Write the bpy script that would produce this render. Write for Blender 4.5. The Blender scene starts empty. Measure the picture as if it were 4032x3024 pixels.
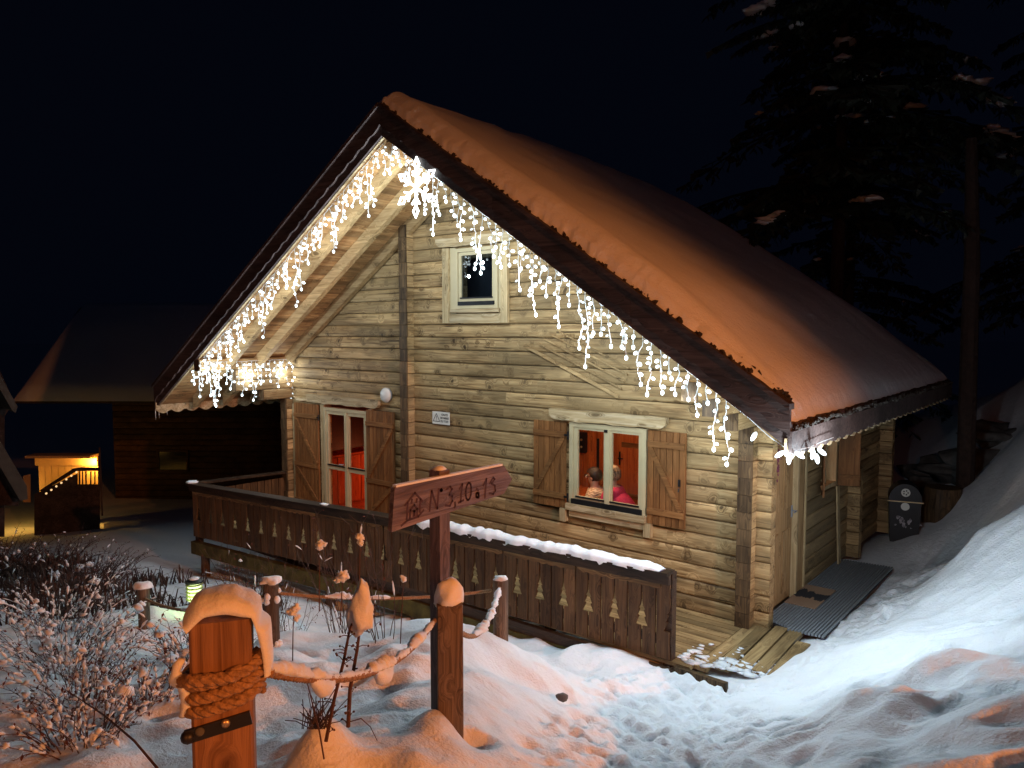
import bpy, math, random
import numpy as np
from mathutils import Vector, Matrix, noise as mnoise
R = math.radians
random.seed(7)
rng = np.random.RandomState(11)
sc = bpy.context.scene

# ------------------------------------------------------------------ camera, sky, exposure
cam_d = bpy.data.cameras.new("camera"); cam = bpy.data.objects.new("camera", cam_d); sc.collection.objects.link(cam)
cam.location = (3.226, -7.841, 3.2)
cam.rotation_euler = (R(90 - 4.097), 0, R(39.36))
cam_d.sensor_width = 36; cam_d.lens = 2960 / 4032 * 36
cam_d.clip_start = 0.05; cam_d.clip_end = 3000
sc.camera = cam

world = bpy.data.worlds.new("World"); sc.world = world; world.use_nodes = True
wt = world.node_tree; wt.nodes.clear()
sky = wt.nodes.new("ShaderNodeTexSky"); sky.sky_type = 'NISHITA'; sky.sun_disc = False
sky.sun_elevation = R(-6.0); sky.sun_rotation = R(200)
bg1 = wt.nodes.new("ShaderNodeBackground"); bg1.inputs[1].default_value = 0.05
bg2 = wt.nodes.new("ShaderNodeBackground"); bg2.inputs[0].default_value = (0.0007, 0.0011, 0.0028, 1); bg2.inputs[1].default_value = 1.25
add = wt.nodes.new("ShaderNodeAddShader"); wo = wt.nodes.new("ShaderNodeOutputWorld")
wt.links.new(sky.outputs[0], bg1.inputs[0]); wt.links.new(bg1.outputs[0], add.inputs[0])
wt.links.new(bg2.outputs[0], add.inputs[1]); wt.links.new(add.outputs[0], wo.inputs[0])
sc.view_settings.view_transform = 'Standard'; sc.view_settings.look = 'None'
sc.view_settings.exposure = 0.0; sc.view_settings.gamma = 1.0; sc.view_settings.use_curve_mapping = False
sc.cycles.use_denoising = True
try:
    sc.cycles.denoiser = 'OPENIMAGEDENOISE'
    sc.cycles.denoising_prefilter = 'ACCURATE'
except Exception: pass
sc.cycles.max_bounces = 6; sc.cycles.diffuse_bounces = 3; sc.cycles.glossy_bounces = 3; sc.cycles.transmission_bounces = 4
sc.cycles.sample_clamp_indirect = 4.0
sc.cycles.use_light_tree = True

LED = (0.74, 0.89, 1.0)
P_LED = 1.28          # scales every icicle light

def point_light(name, loc, power, color, radius=0.02):
    d = bpy.data.lights.new(name, 'POINT'); d.energy = power; d.color = color; d.shadow_soft_size = radius
    o = bpy.data.objects.new(name, d); sc.collection.objects.link(o); o.location = loc
    return o

# two sodium street lamps of the road up the slope (their light is the orange on roof, posts and snow)
def sodium(loc, az, el, power, size, blend):
    d = bpy.data.lights.new("street_lamp_light", 'SPOT'); d.energy = power; d.color = (1.0, 0.285, 0.065)
    d.shadow_soft_size = 0.14; d.spot_size = R(size); d.spot_blend = blend
    o = bpy.data.objects.new("street_lamp_light", d); sc.collection.objects.link(o); o.location = loc
    o.rotation_euler = Vector((math.cos(R(az)), math.sin(R(az)), math.tan(R(el)))).to_track_quat('-Z', 'Y').to_euler()
LAMPS = [Vector((11.5, -6.0, 5.4)), Vector((4.7, -11.0, 4.3))]
sodium(LAMPS[0], 171, -16, 4000, 50, .95)
sodium(LAMPS[1], 119, -20, 300, 82, .7)

# ------------------------------------------------------------------ helpers
class MB:
    def __init__(s): s.v = []; s.f = []
    def raw(s, vs, fs):
        n = len(s.v); s.v += [tuple(v) for v in vs]; s.f += [tuple(i + n for i in f) for f in fs]; return s
    def box(s, x0, x1, y0, y1, z0, z1, M=None):
        vs = [Vector((x, y, z)) for x in (x0, x1) for y in (y0, y1) for z in (z0, z1)]
        if M is not None: vs = [M @ v for v in vs]
        return s.raw(vs, [(0,1,3,2),(4,6,7,5),(0,4,5,1),(2,3,7,6),(0,2,6,4),(1,5,7,3)])
    def bar(s, a, b, w, h, up=(0,0,1)):
        a = Vector(a); b = Vector(b); d = (b - a).normalized(); u = Vector(up)
        n = d.cross(u)
        if n.length < 1e-5: n = d.cross(Vector((1,0,0)))
        n.normalize(); u = n.cross(d).normalized()
        vs = [p + n*sx*w/2 + u*sz*h/2 for p in (a, b) for sx, sz in ((-1,-1),(1,-1),(1,1),(-1,1))]
        return s.raw(vs, [(0,1,2,3),(7,6,5,4),(0,4,5,1),(1,5,6,2),(2,6,7,3),(3,7,4,0)])
    def tube(s, pts, r, k=6, cap=True):
        pts = [Vector(p) for p in pts]; n = len(pts)
        rr = r if isinstance(r, (list, tuple)) else [r]*n
        base = len(s.v); prev = None
        for i, p in enumerate(pts):
            d = (pts[min(i+1, n-1)] - pts[max(i-1, 0)])
            if d.length < 1e-9: d = Vector((0,0,1))
            d.normalize()
            if prev is None:
                a = Vector((0,0,1)) if abs(d.z) < .9 else Vector((1,0,0))
                u = d.cross(a).normalized()
            else:
                u = (prev - d*prev.dot(d))
                u = u.normalized() if u.length > 1e-6 else d.orthogonal().normalized()
            prev = u; w = d.cross(u)
            for j in range(k):
                t = 2*math.pi*j/k
                s.v.append(tuple(p + (u*math.cos(t) + w*math.sin(t))*rr[i]))
        for i in range(n-1):
            for j in range(k):
                a = base+i*k+j; b = base+i*k+(j+1) % k
                s.f.append((a, b, b+k, a+k))
        if cap:
            s.f.append(tuple(base+j for j in range(k))[::-1]); s.f.append(tuple(base+(n-1)*k+j for j in range(k)))
        return s
    def prism(s, poly, fn, t0, t1):
        n = len(poly); base = len(s.v)
        for t in (t0, t1):
            for p in poly: s.v.append(tuple(fn(p[0], p[1], t)))
        s.f.append(tuple(base+i for i in range(n))[::-1]); s.f.append(tuple(base+n+i for i in range(n)))
        for i in range(n):
            j = (i+1) % n; s.f.append((base+i, base+j, base+n+j, base+n+i))
        return s
    def strip(s, top, bot, fn, t0, t1):
        # a band between two polylines with the same u values: quads, thickness t0..t1
        n = len(top); base = len(s.v)
        for t in (t0, t1):
            for p in top: s.v.append(tuple(fn(p[0], p[1], t)))
            for p in bot: s.v.append(tuple(fn(p[0], p[1], t)))
        A, B, Cc, D = base, base+n, base+2*n, base+3*n
        for i in range(n-1):
            s.f += [(A+i, A+i+1, B+i+1, B+i), (Cc+i+1, Cc+i, D+i, D+i+1), (A+i+1, A+i, Cc+i, Cc+i+1), (B+i, B+i+1, D+i+1, D+i)]
        s.f += [(A, B, D, Cc), (A+n-1, Cc+n-1, D+n-1, B+n-1)]
        return s
    def blob(s, c, r, sub=1, sq=(1,1,1), jit=.18, seed=0, rot=None):
        vs, fs = ICO[sub]; c = Vector(c); out = []
        for v in vs:
            q = Vector(v); k = 1 + jit*mnoise.noise(q*1.7 + Vector((seed*3.1, seed*1.7, seed)))*2
            q = Vector((q.x*sq[0], q.y*sq[1], q.z*sq[2]))*r*k
            if rot is not None: q = rot @ q
            out.append(c + q)
        return s.raw(out, fs)
    def lathe(s, prof, c=(0,0,0), k=16, a0=0.0):
        base = len(s.v); n = len(prof)
        for (r, z) in prof:
            for j in range(k):
                t = 2*math.pi*j/k + a0; s.v.append((c[0]+r*math.cos(t), c[1]+r*math.sin(t), c[2]+z))
        for i in range(n-1):
            for j in range(k):
                a = base+i*k+j; b = base+i*k+(j+1) % k; s.f.append((a, b, b+k, a+k))
        s.f.append(tuple(base+j for j in range(k))[::-1]); s.f.append(tuple(base+(n-1)*k+j for j in range(k)))
        return s
    def mesh(s, name, mat=None, smooth=False):
        m = bpy.data.meshes.new(name); m.from_pydata(s.v, [], s.f); m.update()
        if mat: m.materials.append(mat)
        if smooth: m.polygons.foreach_set("use_smooth", [True]*len(m.polygons))
        return m
    def build(s, name, mat, parent=None, smooth=False, loc=None):
        o = bpy.data.objects.new(name, s.mesh(name, mat, smooth)); link(o, parent)
        return o

def _ico(sub):
    import bmesh
    bm = bmesh.new(); bmesh.ops.create_icosphere(bm, subdivisions=sub, radius=1.0)
    vs = [tuple(v.co) for v in bm.verts]; fs = [tuple(v.index for v in f.verts) for f in bm.faces]; bm.free(); return vs, fs
ICO = {i: _ico(i) for i in (1, 2, 3)}

def world_loc(o):
    p = Vector((0,0,0))
    while o is not None: p += o.location; o = o.parent
    return p
ROOTLOC = {}
def link(o, parent=None):
    # children are modelled in world coordinates (or placed with a world location); parents carry only a translation
    sc.collection.objects.link(o)
    if parent is not None:
        o.parent = parent
        off = ROOTLOC.get(parent.name, Vector((0,0,0)))
        o.matrix_parent_inverse = Matrix.Translation(-off)
        ROOTLOC[o.name] = Vector((0,0,0))
    return o
def thing(name, label, cat, loc=(0,0,0), group=None):
    o = bpy.data.objects.new(name, None); sc.collection.objects.link(o)
    o.empty_display_size = .1; o.location = loc; ROOTLOC[o.name] = Vector(loc)
    o["label"] = label; o["category"] = cat
    if group: o["group"] = group
    return o
def tag(o, label, cat, group=None):
    o["label"] = label; o["category"] = cat
    if group: o["group"] = group
    return o
def kind(o, k): o["kind"] = k; return o
def inst(name, mesh, parent, loc=(0,0,0), rot=None, scale=None):
    o = bpy.data.objects.new(name, mesh)
    o.location = loc
    if rot is not None: o.rotation_euler = rot
    if scale is not None: o.scale = scale
    link(o, parent)
    ROOTLOC[o.name] = Vector(loc)
    return o

# ------------------------------------------------------------------ materials
def new_mat(name):
    m = bpy.data.materials.new(name); m.use_nodes = True; nt = m.node_tree
    b = nt.nodes.get("Principled BSDF"); return m, nt, b
def N(nt, t, **kw):
    n = nt.nodes.new(t)
    for k, v in kw.items():
        if k == 'inp':
            for i, val in v.items(): n.inputs[i].default_value = val
        else: setattr(n, k, v)
    return n
def ramp(nt, stops):
    r = nt.nodes.new("ShaderNodeValToRGB"); e = r.color_ramp.elements
    while len(e) > 1: e.remove(e[0])
    for i, (p, c) in enumerate(stops):
        el = e[0] if i == 0 else e.new(p)
        el.position = p; el.color = tuple(c) + (1,) if len(c) == 3 else c
    return r
def mixc(nt, fac, a, b, mode='MIX'):
    m = nt.nodes.new("ShaderNodeMix"); m.data_type = 'RGBA'; m.blend_type = mode; m.clamp_factor = True
    for s, v in ((0, fac), (6, a), (7, b)):
        if isinstance(v, bpy.types.NodeSocket): nt.links.new(v, m.inputs[s])
        elif s == 0: m.inputs[0].default_value = v
        else: m.inputs[s].default_value = tuple(v) + (1,) if len(v) == 3 else v
    return m.outputs[2]
def math_n(nt, op, a, b=0.0, clamp=False):
    m = nt.nodes.new("ShaderNodeMath"); m.operation = op; m.use_clamp = clamp
    for i, v in ((0, a), (1, b)):
        if isinstance(v, bpy.types.NodeSocket): nt.links.new(v, m.inputs[i])
        else: m.inputs[i].default_value = v
    return m.outputs[0]
def plain(name, col, rough=.6, metal=0.0, noise=0.0, nscale=8.0, bump=0.0, emis=None, estr=0.0, spec=.5):
    m, nt, b = new_mat(name)
    b.inputs['Roughness'].default_value = rough; b.inputs['Metallic'].default_value = metal
    b.inputs['Specular IOR Level'].default_value = spec
    tc = N(nt, "ShaderNodeTexCoord"); nz = N(nt, "ShaderNodeTexNoise", inp={'Scale': nscale, 'Detail': 5.0})
    nt.links.new(tc.outputs['Object'], nz.inputs['Vector'])
    dk = tuple(c*(1-noise) for c in col); lt = tuple(min(1, c*(1+noise)) for c in col)
    rp = ramp(nt, [(.3, dk), (.7, lt)]); nt.links.new(nz.outputs[0], rp.inputs[0]); nt.links.new(rp.outputs[0], b.inputs['Base Color'])
    if bump:
        bp = N(nt, "ShaderNodeBump", inp={'Strength': bump, 'Distance': .02}); nt.links.new(nz.outputs[0], bp.inputs['Height']); nt.links.new(bp.outputs[0], b.inputs['Normal'])
    if emis:
        b.inputs['Emission Color'].default_value = tuple(emis) + (1,); b.inputs['Emission Strength'].default_value = estr
    return m
def wood(name, light, mid, dark, axis='X', fine=1.0, knots=.8, knot_sp=(2.6, 8.5), rough=.62, var=.3, weather=None, bump=.35, stain=.45, cracks=0.0):
    m, nt, b = new_mat(name); L = nt.links.new
    b.inputs['Roughness'].default_value = rough; b.inputs['Specular IOR Level'].default_value = .25
    tc = N(nt, "ShaderNodeTexCoord"); oi = N(nt, "ShaderNodeObjectInfo")
    cmb = N(nt, "ShaderNodeCombineXYZ"); r7 = math_n(nt, 'MULTIPLY', oi.outputs['Random'], 37.0)
    for i in range(3): L(r7, cmb.inputs[i])
    va = N(nt, "ShaderNodeVectorMath", operation='ADD'); L(tc.outputs['Object'], va.inputs[0]); L(cmb.outputs[0], va.inputs[1])
    def mp(al, ac):
        s = {'X': (al, ac, ac), 'Y': (ac, al, ac), 'Z': (ac, ac, al)}[axis]
        q = N(nt, "ShaderNodeMapping"); q.inputs['Scale'].default_value = s; L(va.outputs[0], q.inputs[0]); return q.outputs[0]
    # knots: cells stretched along the grain, slightly warped
    wn = N(nt, "ShaderNodeTexNoise", inp={'Scale': 2.0, 'Detail': 2.0}); L(mp(1.2, 3.0), wn.inputs['Vector'])
    kv = N(nt, "ShaderNodeVectorMath", operation='ADD'); L(mp(*knot_sp), kv.inputs[0])
    sb = N(nt, "ShaderNodeVectorMath", operation='SCALE'); L(wn.outputs['Color'], sb.inputs[0]); sb.inputs['Scale'].default_value = .9
    L(sb.outputs[0], kv.inputs[1])
    vo = N(nt, "ShaderNodeTexVoronoi", inp={'Scale': 1.0, 'Randomness': 1.0}); L(kv.outputs[0], vo.inputs['Vector'])
    # grain, bent round the knots
    gd = N(nt, "ShaderNodeVectorMath", operation='ADD'); L(mp(1.1*fine, 26.0*fine), gd.inputs[0])
    bend = N(nt, "ShaderNodeMapRange", inp={1: 0.0, 2: .45, 3: 2.6, 4: 0.0}); L(vo.outputs['Distance'], bend.inputs[0])
    cb2 = N(nt, "ShaderNodeCombineXYZ"); [L(bend.outputs[0], cb2.inputs[i]) for i in range(3)]
    L(cb2.outputs[0], gd.inputs[1])
    gn = N(nt, "ShaderNodeTexNoise", inp={'Scale': 1.0, 'Detail': 6.0, 'Roughness': .62, 'Distortion': .8}); L(gd.outputs[0], gn.inputs['Vector'])
    cr = ramp(nt, [(.30, dark), (.46, mid), (.62, light)]); L(gn.outputs[0], cr.inputs[0])
    # broad blotches (weathering, damp)
    bn = N(nt, "ShaderNodeTexNoise", inp={'Scale': 1.0, 'Detail': 4.0, 'Roughness': .6}); L(mp(.9, 3.2), bn.inputs['Vector'])
    br = ramp(nt, [(.38, (1-stain,)*3), (.62, (1.08,)*3)]); L(bn.outputs[0], br.inputs[0])
    col = mixc(nt, 1.0, cr.outputs[0], br.outputs[0], 'MULTIPLY')
    kr = ramp(nt, [(.0, (1,)*3), (.12, (1,)*3), (.17, (.35,)*3), (.22, (.05,)*3), (.27, (.9,)*3), (.31, (.1,)*3), (.37, (.4,)*3), (.41, (0,)*3)]); L(vo.outputs['Distance'], kr.inputs[0])
    sel = N(nt, "ShaderNodeSeparateColor"); L(vo.outputs['Color'], sel.inputs[0])
    on = math_n(nt, 'GREATER_THAN', sel.outputs[0], .5)
    kf = math_n(nt, 'MULTIPLY', math_n(nt, 'MULTIPLY', kr.outputs[0], on), knots)
    col = mixc(nt, kf, col, tuple(c*.42 for c in dark))
    if weather:
        hn = N(nt, "ShaderNodeTexNoise", inp={'Scale': .55, 'Detail': 3.0}); L(tc.outputs['Object'], hn.inputs['Vector'])
        hr = ramp(nt, [(.42, (0,)*3), (.62, (1,)*3)]); L(hn.outputs[0], hr.inputs[0])
        col = mixc(nt, math_n(nt, 'MULTIPLY', hr.outputs[0], .6), col, weather)
    if cracks:
        cn = N(nt, "ShaderNodeTexNoise", inp={'Scale': 1.0, 'Detail': 3.0, 'Roughness': .5, 'Distortion': .3}); L(mp(.9, 34.0), cn.inputs['Vector'])
        ck = ramp(nt, [(.30, (1,)*3), (.355, (0,)*3)]); L(cn.outputs[0], ck.inputs[0])
        col = mixc(nt, math_n(nt, 'MULTIPLY', ck.outputs[0], cracks), col, tuple(c*.3 for c in dark))
    hv = N(nt, "ShaderNodeHueSaturation"); L(col, hv.inputs['Color'])
    vr = N(nt, "ShaderNodeMapRange", inp={1: 0.0, 2: 1.0, 3: 1-var, 4: 1+var}); L(oi.outputs['Random'], vr.inputs[0]); L(vr.outputs[0], hv.inputs['Value'])
    L(hv.outputs[0], b.inputs['Base Color'])
    bp = N(nt, "ShaderNodeBump", inp={'Strength': bump, 'Distance': .012}); L(gn.outputs[0], bp.inputs['Height']); L(bp.outputs[0], b.inputs['Normal'])
    return m
LOGC = ((.57,.395,.190), (.385,.246,.108), (.125,.066,.025))
M = {}
M['log'] = wood('log_wood', *LOGC, axis='X', weather=(.30,.215,.105), knots=.95, knot_sp=(5.2,4.3), var=.20, bump=.6, cracks=.85, stain=.55)
M['logy'] = wood('log_wood_side', *LOGC, axis='Y', weather=(.22,.165,.09))
M['logend'] = wood('weathered_end_grain', (.17,.105,.05), (.09,.054,.026), (.03,.018,.009), axis='Z', knots=.3, var=.2)
M['rafter'] = wood('rafter_wood', (.50,.345,.17), (.38,.25,.115), (.24,.145,.06), axis='X', knots=.9, knot_sp=(2.2, 6), stain=.25)
M['soffit'] = wood('soffit_wood', (.50,.30,.13), (.37,.20,.08), (.21,.105,.038), axis='Y', knots=.8, knot_sp=(3.0, 9), var=.22)
M['trim'] = wood('trim_wood', (.58,.45,.26), (.48,.36,.19), (.31,.215,.10), axis='Z', knots=.7, var=.12, stain=.3)
M['trimx'] = wood('trim_wood_level', (.60,.48,.30), (.46,.34,.18), (.26,.17,.08), axis='X', knots=.8, var=.12, stain=.3)
M['frame'] = plain('window_frame_paint', (.50,.42,.25), .45, noise=.06, nscale=5)
M['shutter'] = wood('shutter_wood', (.28,.125,.042), (.215,.09,.028), (.13,.05,.015), axis='Z', fine=1.4, knots=.45, var=.10, stain=.3)
M['shutterx'] = wood('shutter_batten_wood', (.30,.14,.048), (.22,.095,.03), (.13,.05,.015), axis='X', fine=1.4, knots=.45, var=.10, stain=.3)
M['darkwood'] = wood('dark_fascia_wood', (.105,.076,.068), (.068,.048,.043), (.03,.021,.020), axis='X', knots=.3, var=.25, rough=.6)
M['fence'] = wood('fence_wood', (.175,.098,.044), (.118,.064,.028), (.056,.029,.013), axis='Z', fine=1.3, knots=.5, var=.28, rough=.6)
M['fencex'] = wood('fence_rail_wood', (.075,.045,.026), (.045,.027,.016), (.02,.012,.008), axis='X', knots=.3, var=.2, rough=.5)
M['scallop'] = wood('scallop_wood', (.34,.20,.085), (.19,.105,.043), (.09,.048,.02), axis='X', knots=.5, var=.2)
M['deck'] = wood('deck_wood', (.42,.30,.145), (.31,.21,.095), (.155,.095,.042), axis='X', fine=1.2, knots=.7, var=.22, rough=.5)
M['decky'] = wood('deck_step_wood', (.42,.30,.145), (.30,.20,.09), (.14,.085,.04), axis='Y', fine=1.2, knots=.7, var=.22, rough=.5)
M['door'] = wood('door_wood', (.47,.31,.15), (.37,.23,.10), (.23,.135,.055), axis='Z', knots=.5, var=.08, stain=.25)
M['post'] = wood('post_wood', (.25,.135,.072), (.175,.09,.046), (.095,.046,.024), axis='Z', fine=1.6, knots=.6, knot_sp=(4, 9), var=.15, bump=.6)
M['postgrey'] = wood('grey_post_wood', (.175,.125,.085), (.115,.08,.053), (.055,.037,.024), axis='Z', fine=1.8, knots=.35, knot_sp=(5, 12), var=.2, bump=.6)
M['signwood'] = wood('sign_red_wood', (.235,.19,.205), (.15,.11,.12), (.07,.048,.052), axis='Y', fine=1.6, knots=.3, var=.05, bump=.7)
M['poleface'] = wood('sign_pole_wood', (.20,.15,.15), (.13,.095,.094), (.065,.046,.045), axis='Z', fine=1.6, knots=.3, var=.05)
M['carve'] = plain('carved_groove', (.045,.012,.010), .7, noise=.3, nscale=30)
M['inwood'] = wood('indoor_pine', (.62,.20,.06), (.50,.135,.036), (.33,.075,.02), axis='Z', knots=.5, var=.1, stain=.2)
M['rope'] = plain('rope_fibre', (.34,.20,.10), .85, noise=.35, nscale=90, bump=.6)
M['metal'] = plain('grey_metal', (.27,.30,.33), .5, metal=.15, noise=.15, nscale=30)
M['black'] = plain('black_plastic', (.012,.013,.016), .45, noise=.2)
M['iron'] = plain('dark_iron', (.02,.02,.022), .45, metal=.6, noise=.2)
M['white'] = plain('white_print_plate', (.72,.74,.68), .4, noise=.03)
M['ink'] = plain('black_ink', (.015,.015,.015), .5)
M['wire'] = plain('clear_white_cable', (.70,.74,.74), .35, noise=.05)
M['twig'] = plain('brown_twig', (.075,.032,.016), .7, noise=.4, nscale=40)
M['twigdark'] = plain('dark_twig', (.05,.024,.016), .7, noise=.4, nscale=40)
M['bark'] = plain('pine_bark', (.03,.015,.010), .9, noise=.5, nscale=14, bump=1.0)
M['needle'] = plain('pine_needle', (.008,.015,.008), .7, noise=.5, nscale=3)
M['skin'] = plain('skin', (.62,.36,.26), .5, noise=.05)
M['hair_dark'] = plain('dark_hair', (.022,.012,.008), .5, noise=.5, nscale=60, bump=.5)
M['hair_grey'] = plain('light_hair', (.34,.25,.16), .6, noise=.75, nscale=38, bump=.9)
M['trouser'] = plain('dark_trousers', (.03,.035,.055), .8, noise=.2)
M['brass'] = plain('brass_screw', (.72,.55,.32), .35, metal=.9)
M['opal'] = plain('opal_glass_lampshade', (.62,.63,.60), .25, noise=.02)
M['concrete'] = plain('stone', (.10,.10,.095), .9, noise=.4, nscale=9, bump=.8)

def glass_mat(name, tint=(1,1,1), rough=0.0, ior=1.2):
    m, nt, b = new_mat(name); nt.nodes.remove(b)
    out = nt.nodes.get("Material Output"); tr = N(nt, "ShaderNodeBsdfTransparent", inp={0: tuple(tint)+(1,)}); gl = N(nt, "ShaderNodeBsdfGlossy", inp={'Roughness': rough})
    fr = N(nt, "ShaderNodeFresnel", inp={0: 1.5}); mx = N(nt, "ShaderNodeMixShader")
    ge = N(nt, 'ShaderNodeNewGeometry'); fm = math_n(nt, 'MULTIPLY', fr.outputs[0], math_n(nt, 'SUBTRACT', 1.0, ge.outputs['Backfacing'])); fr.inputs[0].default_value = ior; nt.links.new(fm, mx.inputs[0]); nt.links.new(tr.outputs[0], mx.inputs[1]); nt.links.new(gl.outputs[0], mx.inputs[2]); nt.links.new(mx.outputs[0], out.inputs[0])
    return m
M['glass'] = glass_mat('window_glass', (.93,.95,.94)); M['gableglass'] = glass_mat('gable_window_glass', (.6,.65,.7), ior=1.9)

def snow_mat(name, col=(.80,.84,.88), fine=60.0, strength=1.0, sss=.12, dirt=0.0):
    m, nt, b = new_mat(name); L = nt.links.new
    b.inputs['Base Color'].default_value = tuple(col) + (1,); b.inputs['Roughness'].default_value = .55
    b.inputs['Specular IOR Level'].default_value = .18
    b.inputs['Subsurface Weight'].default_value = sss; b.inputs['Subsurface Radius'].default_value = (.05, .03, .02); b.inputs['Subsurface Scale'].default_value = .6
    tc = N(nt, "ShaderNodeTexCoord")
    n1 = N(nt, "ShaderNodeTexNoise", inp={'Scale': fine, 'Detail': 4.0, 'Roughness': .6}); L(tc.outputs['Object'], n1.inputs['Vector'])
    n2 = N(nt, "ShaderNodeTexNoise", inp={'Scale': fine*.22, 'Detail': 5.0, 'Roughness': .62}); L(tc.outputs['Object'], n2.inputs['Vector'])
    h = math_n(nt, 'ADD', math_n(nt, 'MULTIPLY', n1.outputs[0], .35), n2.outputs[0])
    bp = N(nt, "ShaderNodeBump", inp={'Strength': strength, 'Distance': .02}); L(h, bp.inputs['Height']); L(bp.outputs[0], b.inputs['Normal'])
    # ice crystals that catch a lamp
    vo = N(nt, "ShaderNodeTexVoronoi", inp={'Scale': 260.0}); L(tc.outputs['Object'], vo.inputs['Vector'])
    sp = N(nt, "ShaderNodeSeparateColor"); L(vo.outputs['Color'], sp.inputs[0])
    g = math_n(nt, 'GREATER_THAN', sp.outputs[1], .992); rr = math_n(nt, 'SUBTRACT', .85, math_n(nt, 'MULTIPLY', g, .6)); L(rr, b.inputs['Roughness'])
    if dirt:
        n3 = N(nt, "ShaderNodeTexNoise", inp={'Scale': 2.3, 'Detail': 7.0, 'Roughness': .7}); L(tc.outputs['Object'], n3.inputs['Vector'])
        rp = ramp(nt, [(.56, col), (.72, tuple(c*(1-dirt) for c in col))]); L(n3.outputs[0], rp.inputs[0]); L(rp.outputs[0], b.inputs['Base Color'])
    return m
M['snow'] = snow_mat('snow', dirt=.12)
M['roofsnow'] = snow_mat('roof_snow', strength=.6, fine=70); M['roofsnow'].node_tree.nodes['Principled BSDF'].inputs['Specular IOR Level'].default_value = .02
M['capsnow'] = snow_mat('settled_snow', strength=.35, fine=110, sss=.2)

def emit_mat(name, col, s, sampled=False):
    m, nt, b = new_mat(name); nt.nodes.remove(b); e = N(nt, "ShaderNodeEmission", inp={0: tuple(col)+(1,), 1: s})
    nt.links.new(e.outputs[0], nt.nodes.get("Material Output").inputs[0])
    m.cycles.emission_sampling = 'AUTO' if sampled else 'NONE'
    return m
M['led'] = emit_mat('lit_led', (.80,.95,1.0), 6.0)
def tip(m, lo, hi, z0, z1):
    nt = m.node_tree; e = [n for n in nt.nodes if n.type == 'EMISSION'][0]; tc = N(nt, "ShaderNodeTexCoord"); sp = N(nt, "ShaderNodeSeparateXYZ"); nt.links.new(tc.outputs['Object'], sp.inputs[0])
    mr = N(nt, "ShaderNodeMapRange", inp={1: z0, 2: z1, 3: hi, 4: lo}); nt.links.new(sp.outputs[2], mr.inputs[0]); nt.links.new(mr.outputs[0], e.inputs[1])
tip(M['led'], .55, 7.0, -.03, .012)
M['leddim'] = emit_mat('half_lit_led', (.80,.93,1.0), 1.6)
M['tube'] = emit_mat('lit_snowflake_tube', (.88,.98,1.0), 8.0)
M['bollardglow'] = emit_mat('bollard_glow', (.80,1.0,.42), 2.6)

# ------------------------------------------------------------------ ground
CTRL = [(-0.04,-1.39,-0.05),(0.5,-1.45,-0.04),(0.61,-0.79,-0.06),(0.76,0.05,-0.05),(0.93,1.42,-.02),(-0.34,-1.97,0.03),(-0.81,-2.04,0.03),(0.36,-2.62,0.2),(1.06,-2.78,0.35),(0.48,-3.49,0.45),(1.18,-3.82,0.65),(1.13,-4.53,0.85),(1.6,-4.04,0.8),(-1.54,-1.92,-0.05),(-0.59,-1.56,-0.05),(-1.21,-1.72,-0.05),(0.07,-3.43,0.5),(-0.03,-3.41,0.6),(-0.25,-3.64,0.8),(-0.44,-3.88,0.95),(0.73,-4.62,0.95),(0.99,-4.76,0.95),(1.0,-5.15,1.2),(0.33,-4.76,1.15),(0.81,-5.4,1.36),(1.11,-5.59,1.40),(1.16,-5.9,1.45),(-0.16,-5.03,1.1),(-0.76,-4.41,0.95),(-1.29,-4.54,0.85),(-1.36,-3.93,0.8),(0.97,-6.16,1.50),(0.78,-5.96,1.46),(-0.02,-5.7,1.2),(0.65,-6.15,1.38),(-0.61,-6.18,1.1),(-0.88,-6.52,1.1),(-2.2,-6.08,0.8),(-2.51,-5.34,0.6),(-3.03,-4.63,0.4),(-4.9,-4.52,0.2),(-4.91,-5.17,0.3),(-4.39,-3.92,0.22),(-1.49,-4.85,0.9),(-6.53,-2.6,-0.45),(-8.93,-2.11,-0.7),(-12.21,-1.9,-1),(-12.51,-2.92,-1),(1.78,-3.7,0.9),(1.81,-3.14,0.85),(1.1,-2.07,0.25),(2.07,-2.67,0.9),(2.22,-2.01,0.9),(1.19,-0.57,0.2),(1.42,0.18,0.25),(1.85,0.02,0.5),(2.5,-2.03,1.05),(2.72,-1.27,1.1),(2.85,-2.88,1.3),(3.02,-4.91,1.7),(2.45,-4.34,1.3),(2.18,-4.42,1.15),(1.56,1.6,0.28),(2.6,0.03,1.1),(1.14,2.78,0.05),(1.45,3.38,0.15),(2.12,1.21,1.1),(0.9,6.42,0.3),(0.8,7.61,0.8),(1.74,5.48,1.2),(0.3,9.03,0.9),(1.03,8.29,1.6),(2.25,5.76,1.9),
 (1.86,-7.08,1.5),(3.2,-12,2.2),(8,-8,3.0),(7.5,0,3.2),(8,8,3.8),(-4,-8.5,1.0),(-8,-10,.4),(-12,-5,-.9),(-15,0,-1.5),(-15,8,-1.9),(-22,-4,-2.3),(-4,4,-.5),(-8,4,-1.1),(-4,9,-.4),(-.5,2,-.3),(-3,0.2,-.4),(-5,-1.9,-.5),(-3,-2.1,-.4),(-8,-1,-.8),(-2.6,-3.0,-.15),(-4.0,-2.9,-.25),(-.3,.5,-.3),(.15,3.5,-.12),(.3,5,-.1),(4.6,-3,1.9),(3.4,1.5,2.1),(3.2,4.5,2.5)]
CT = np.array(CTRL, float)
def tps(r2): return np.where(r2 > 1e-12, r2*np.log(r2 + 1e-12), 0.0)
n_ = len(CT); P_ = CT[:, :2]
K = tps(((P_[:, None]-P_[None])**2).sum(-1)) + np.eye(n_)*.06
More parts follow.
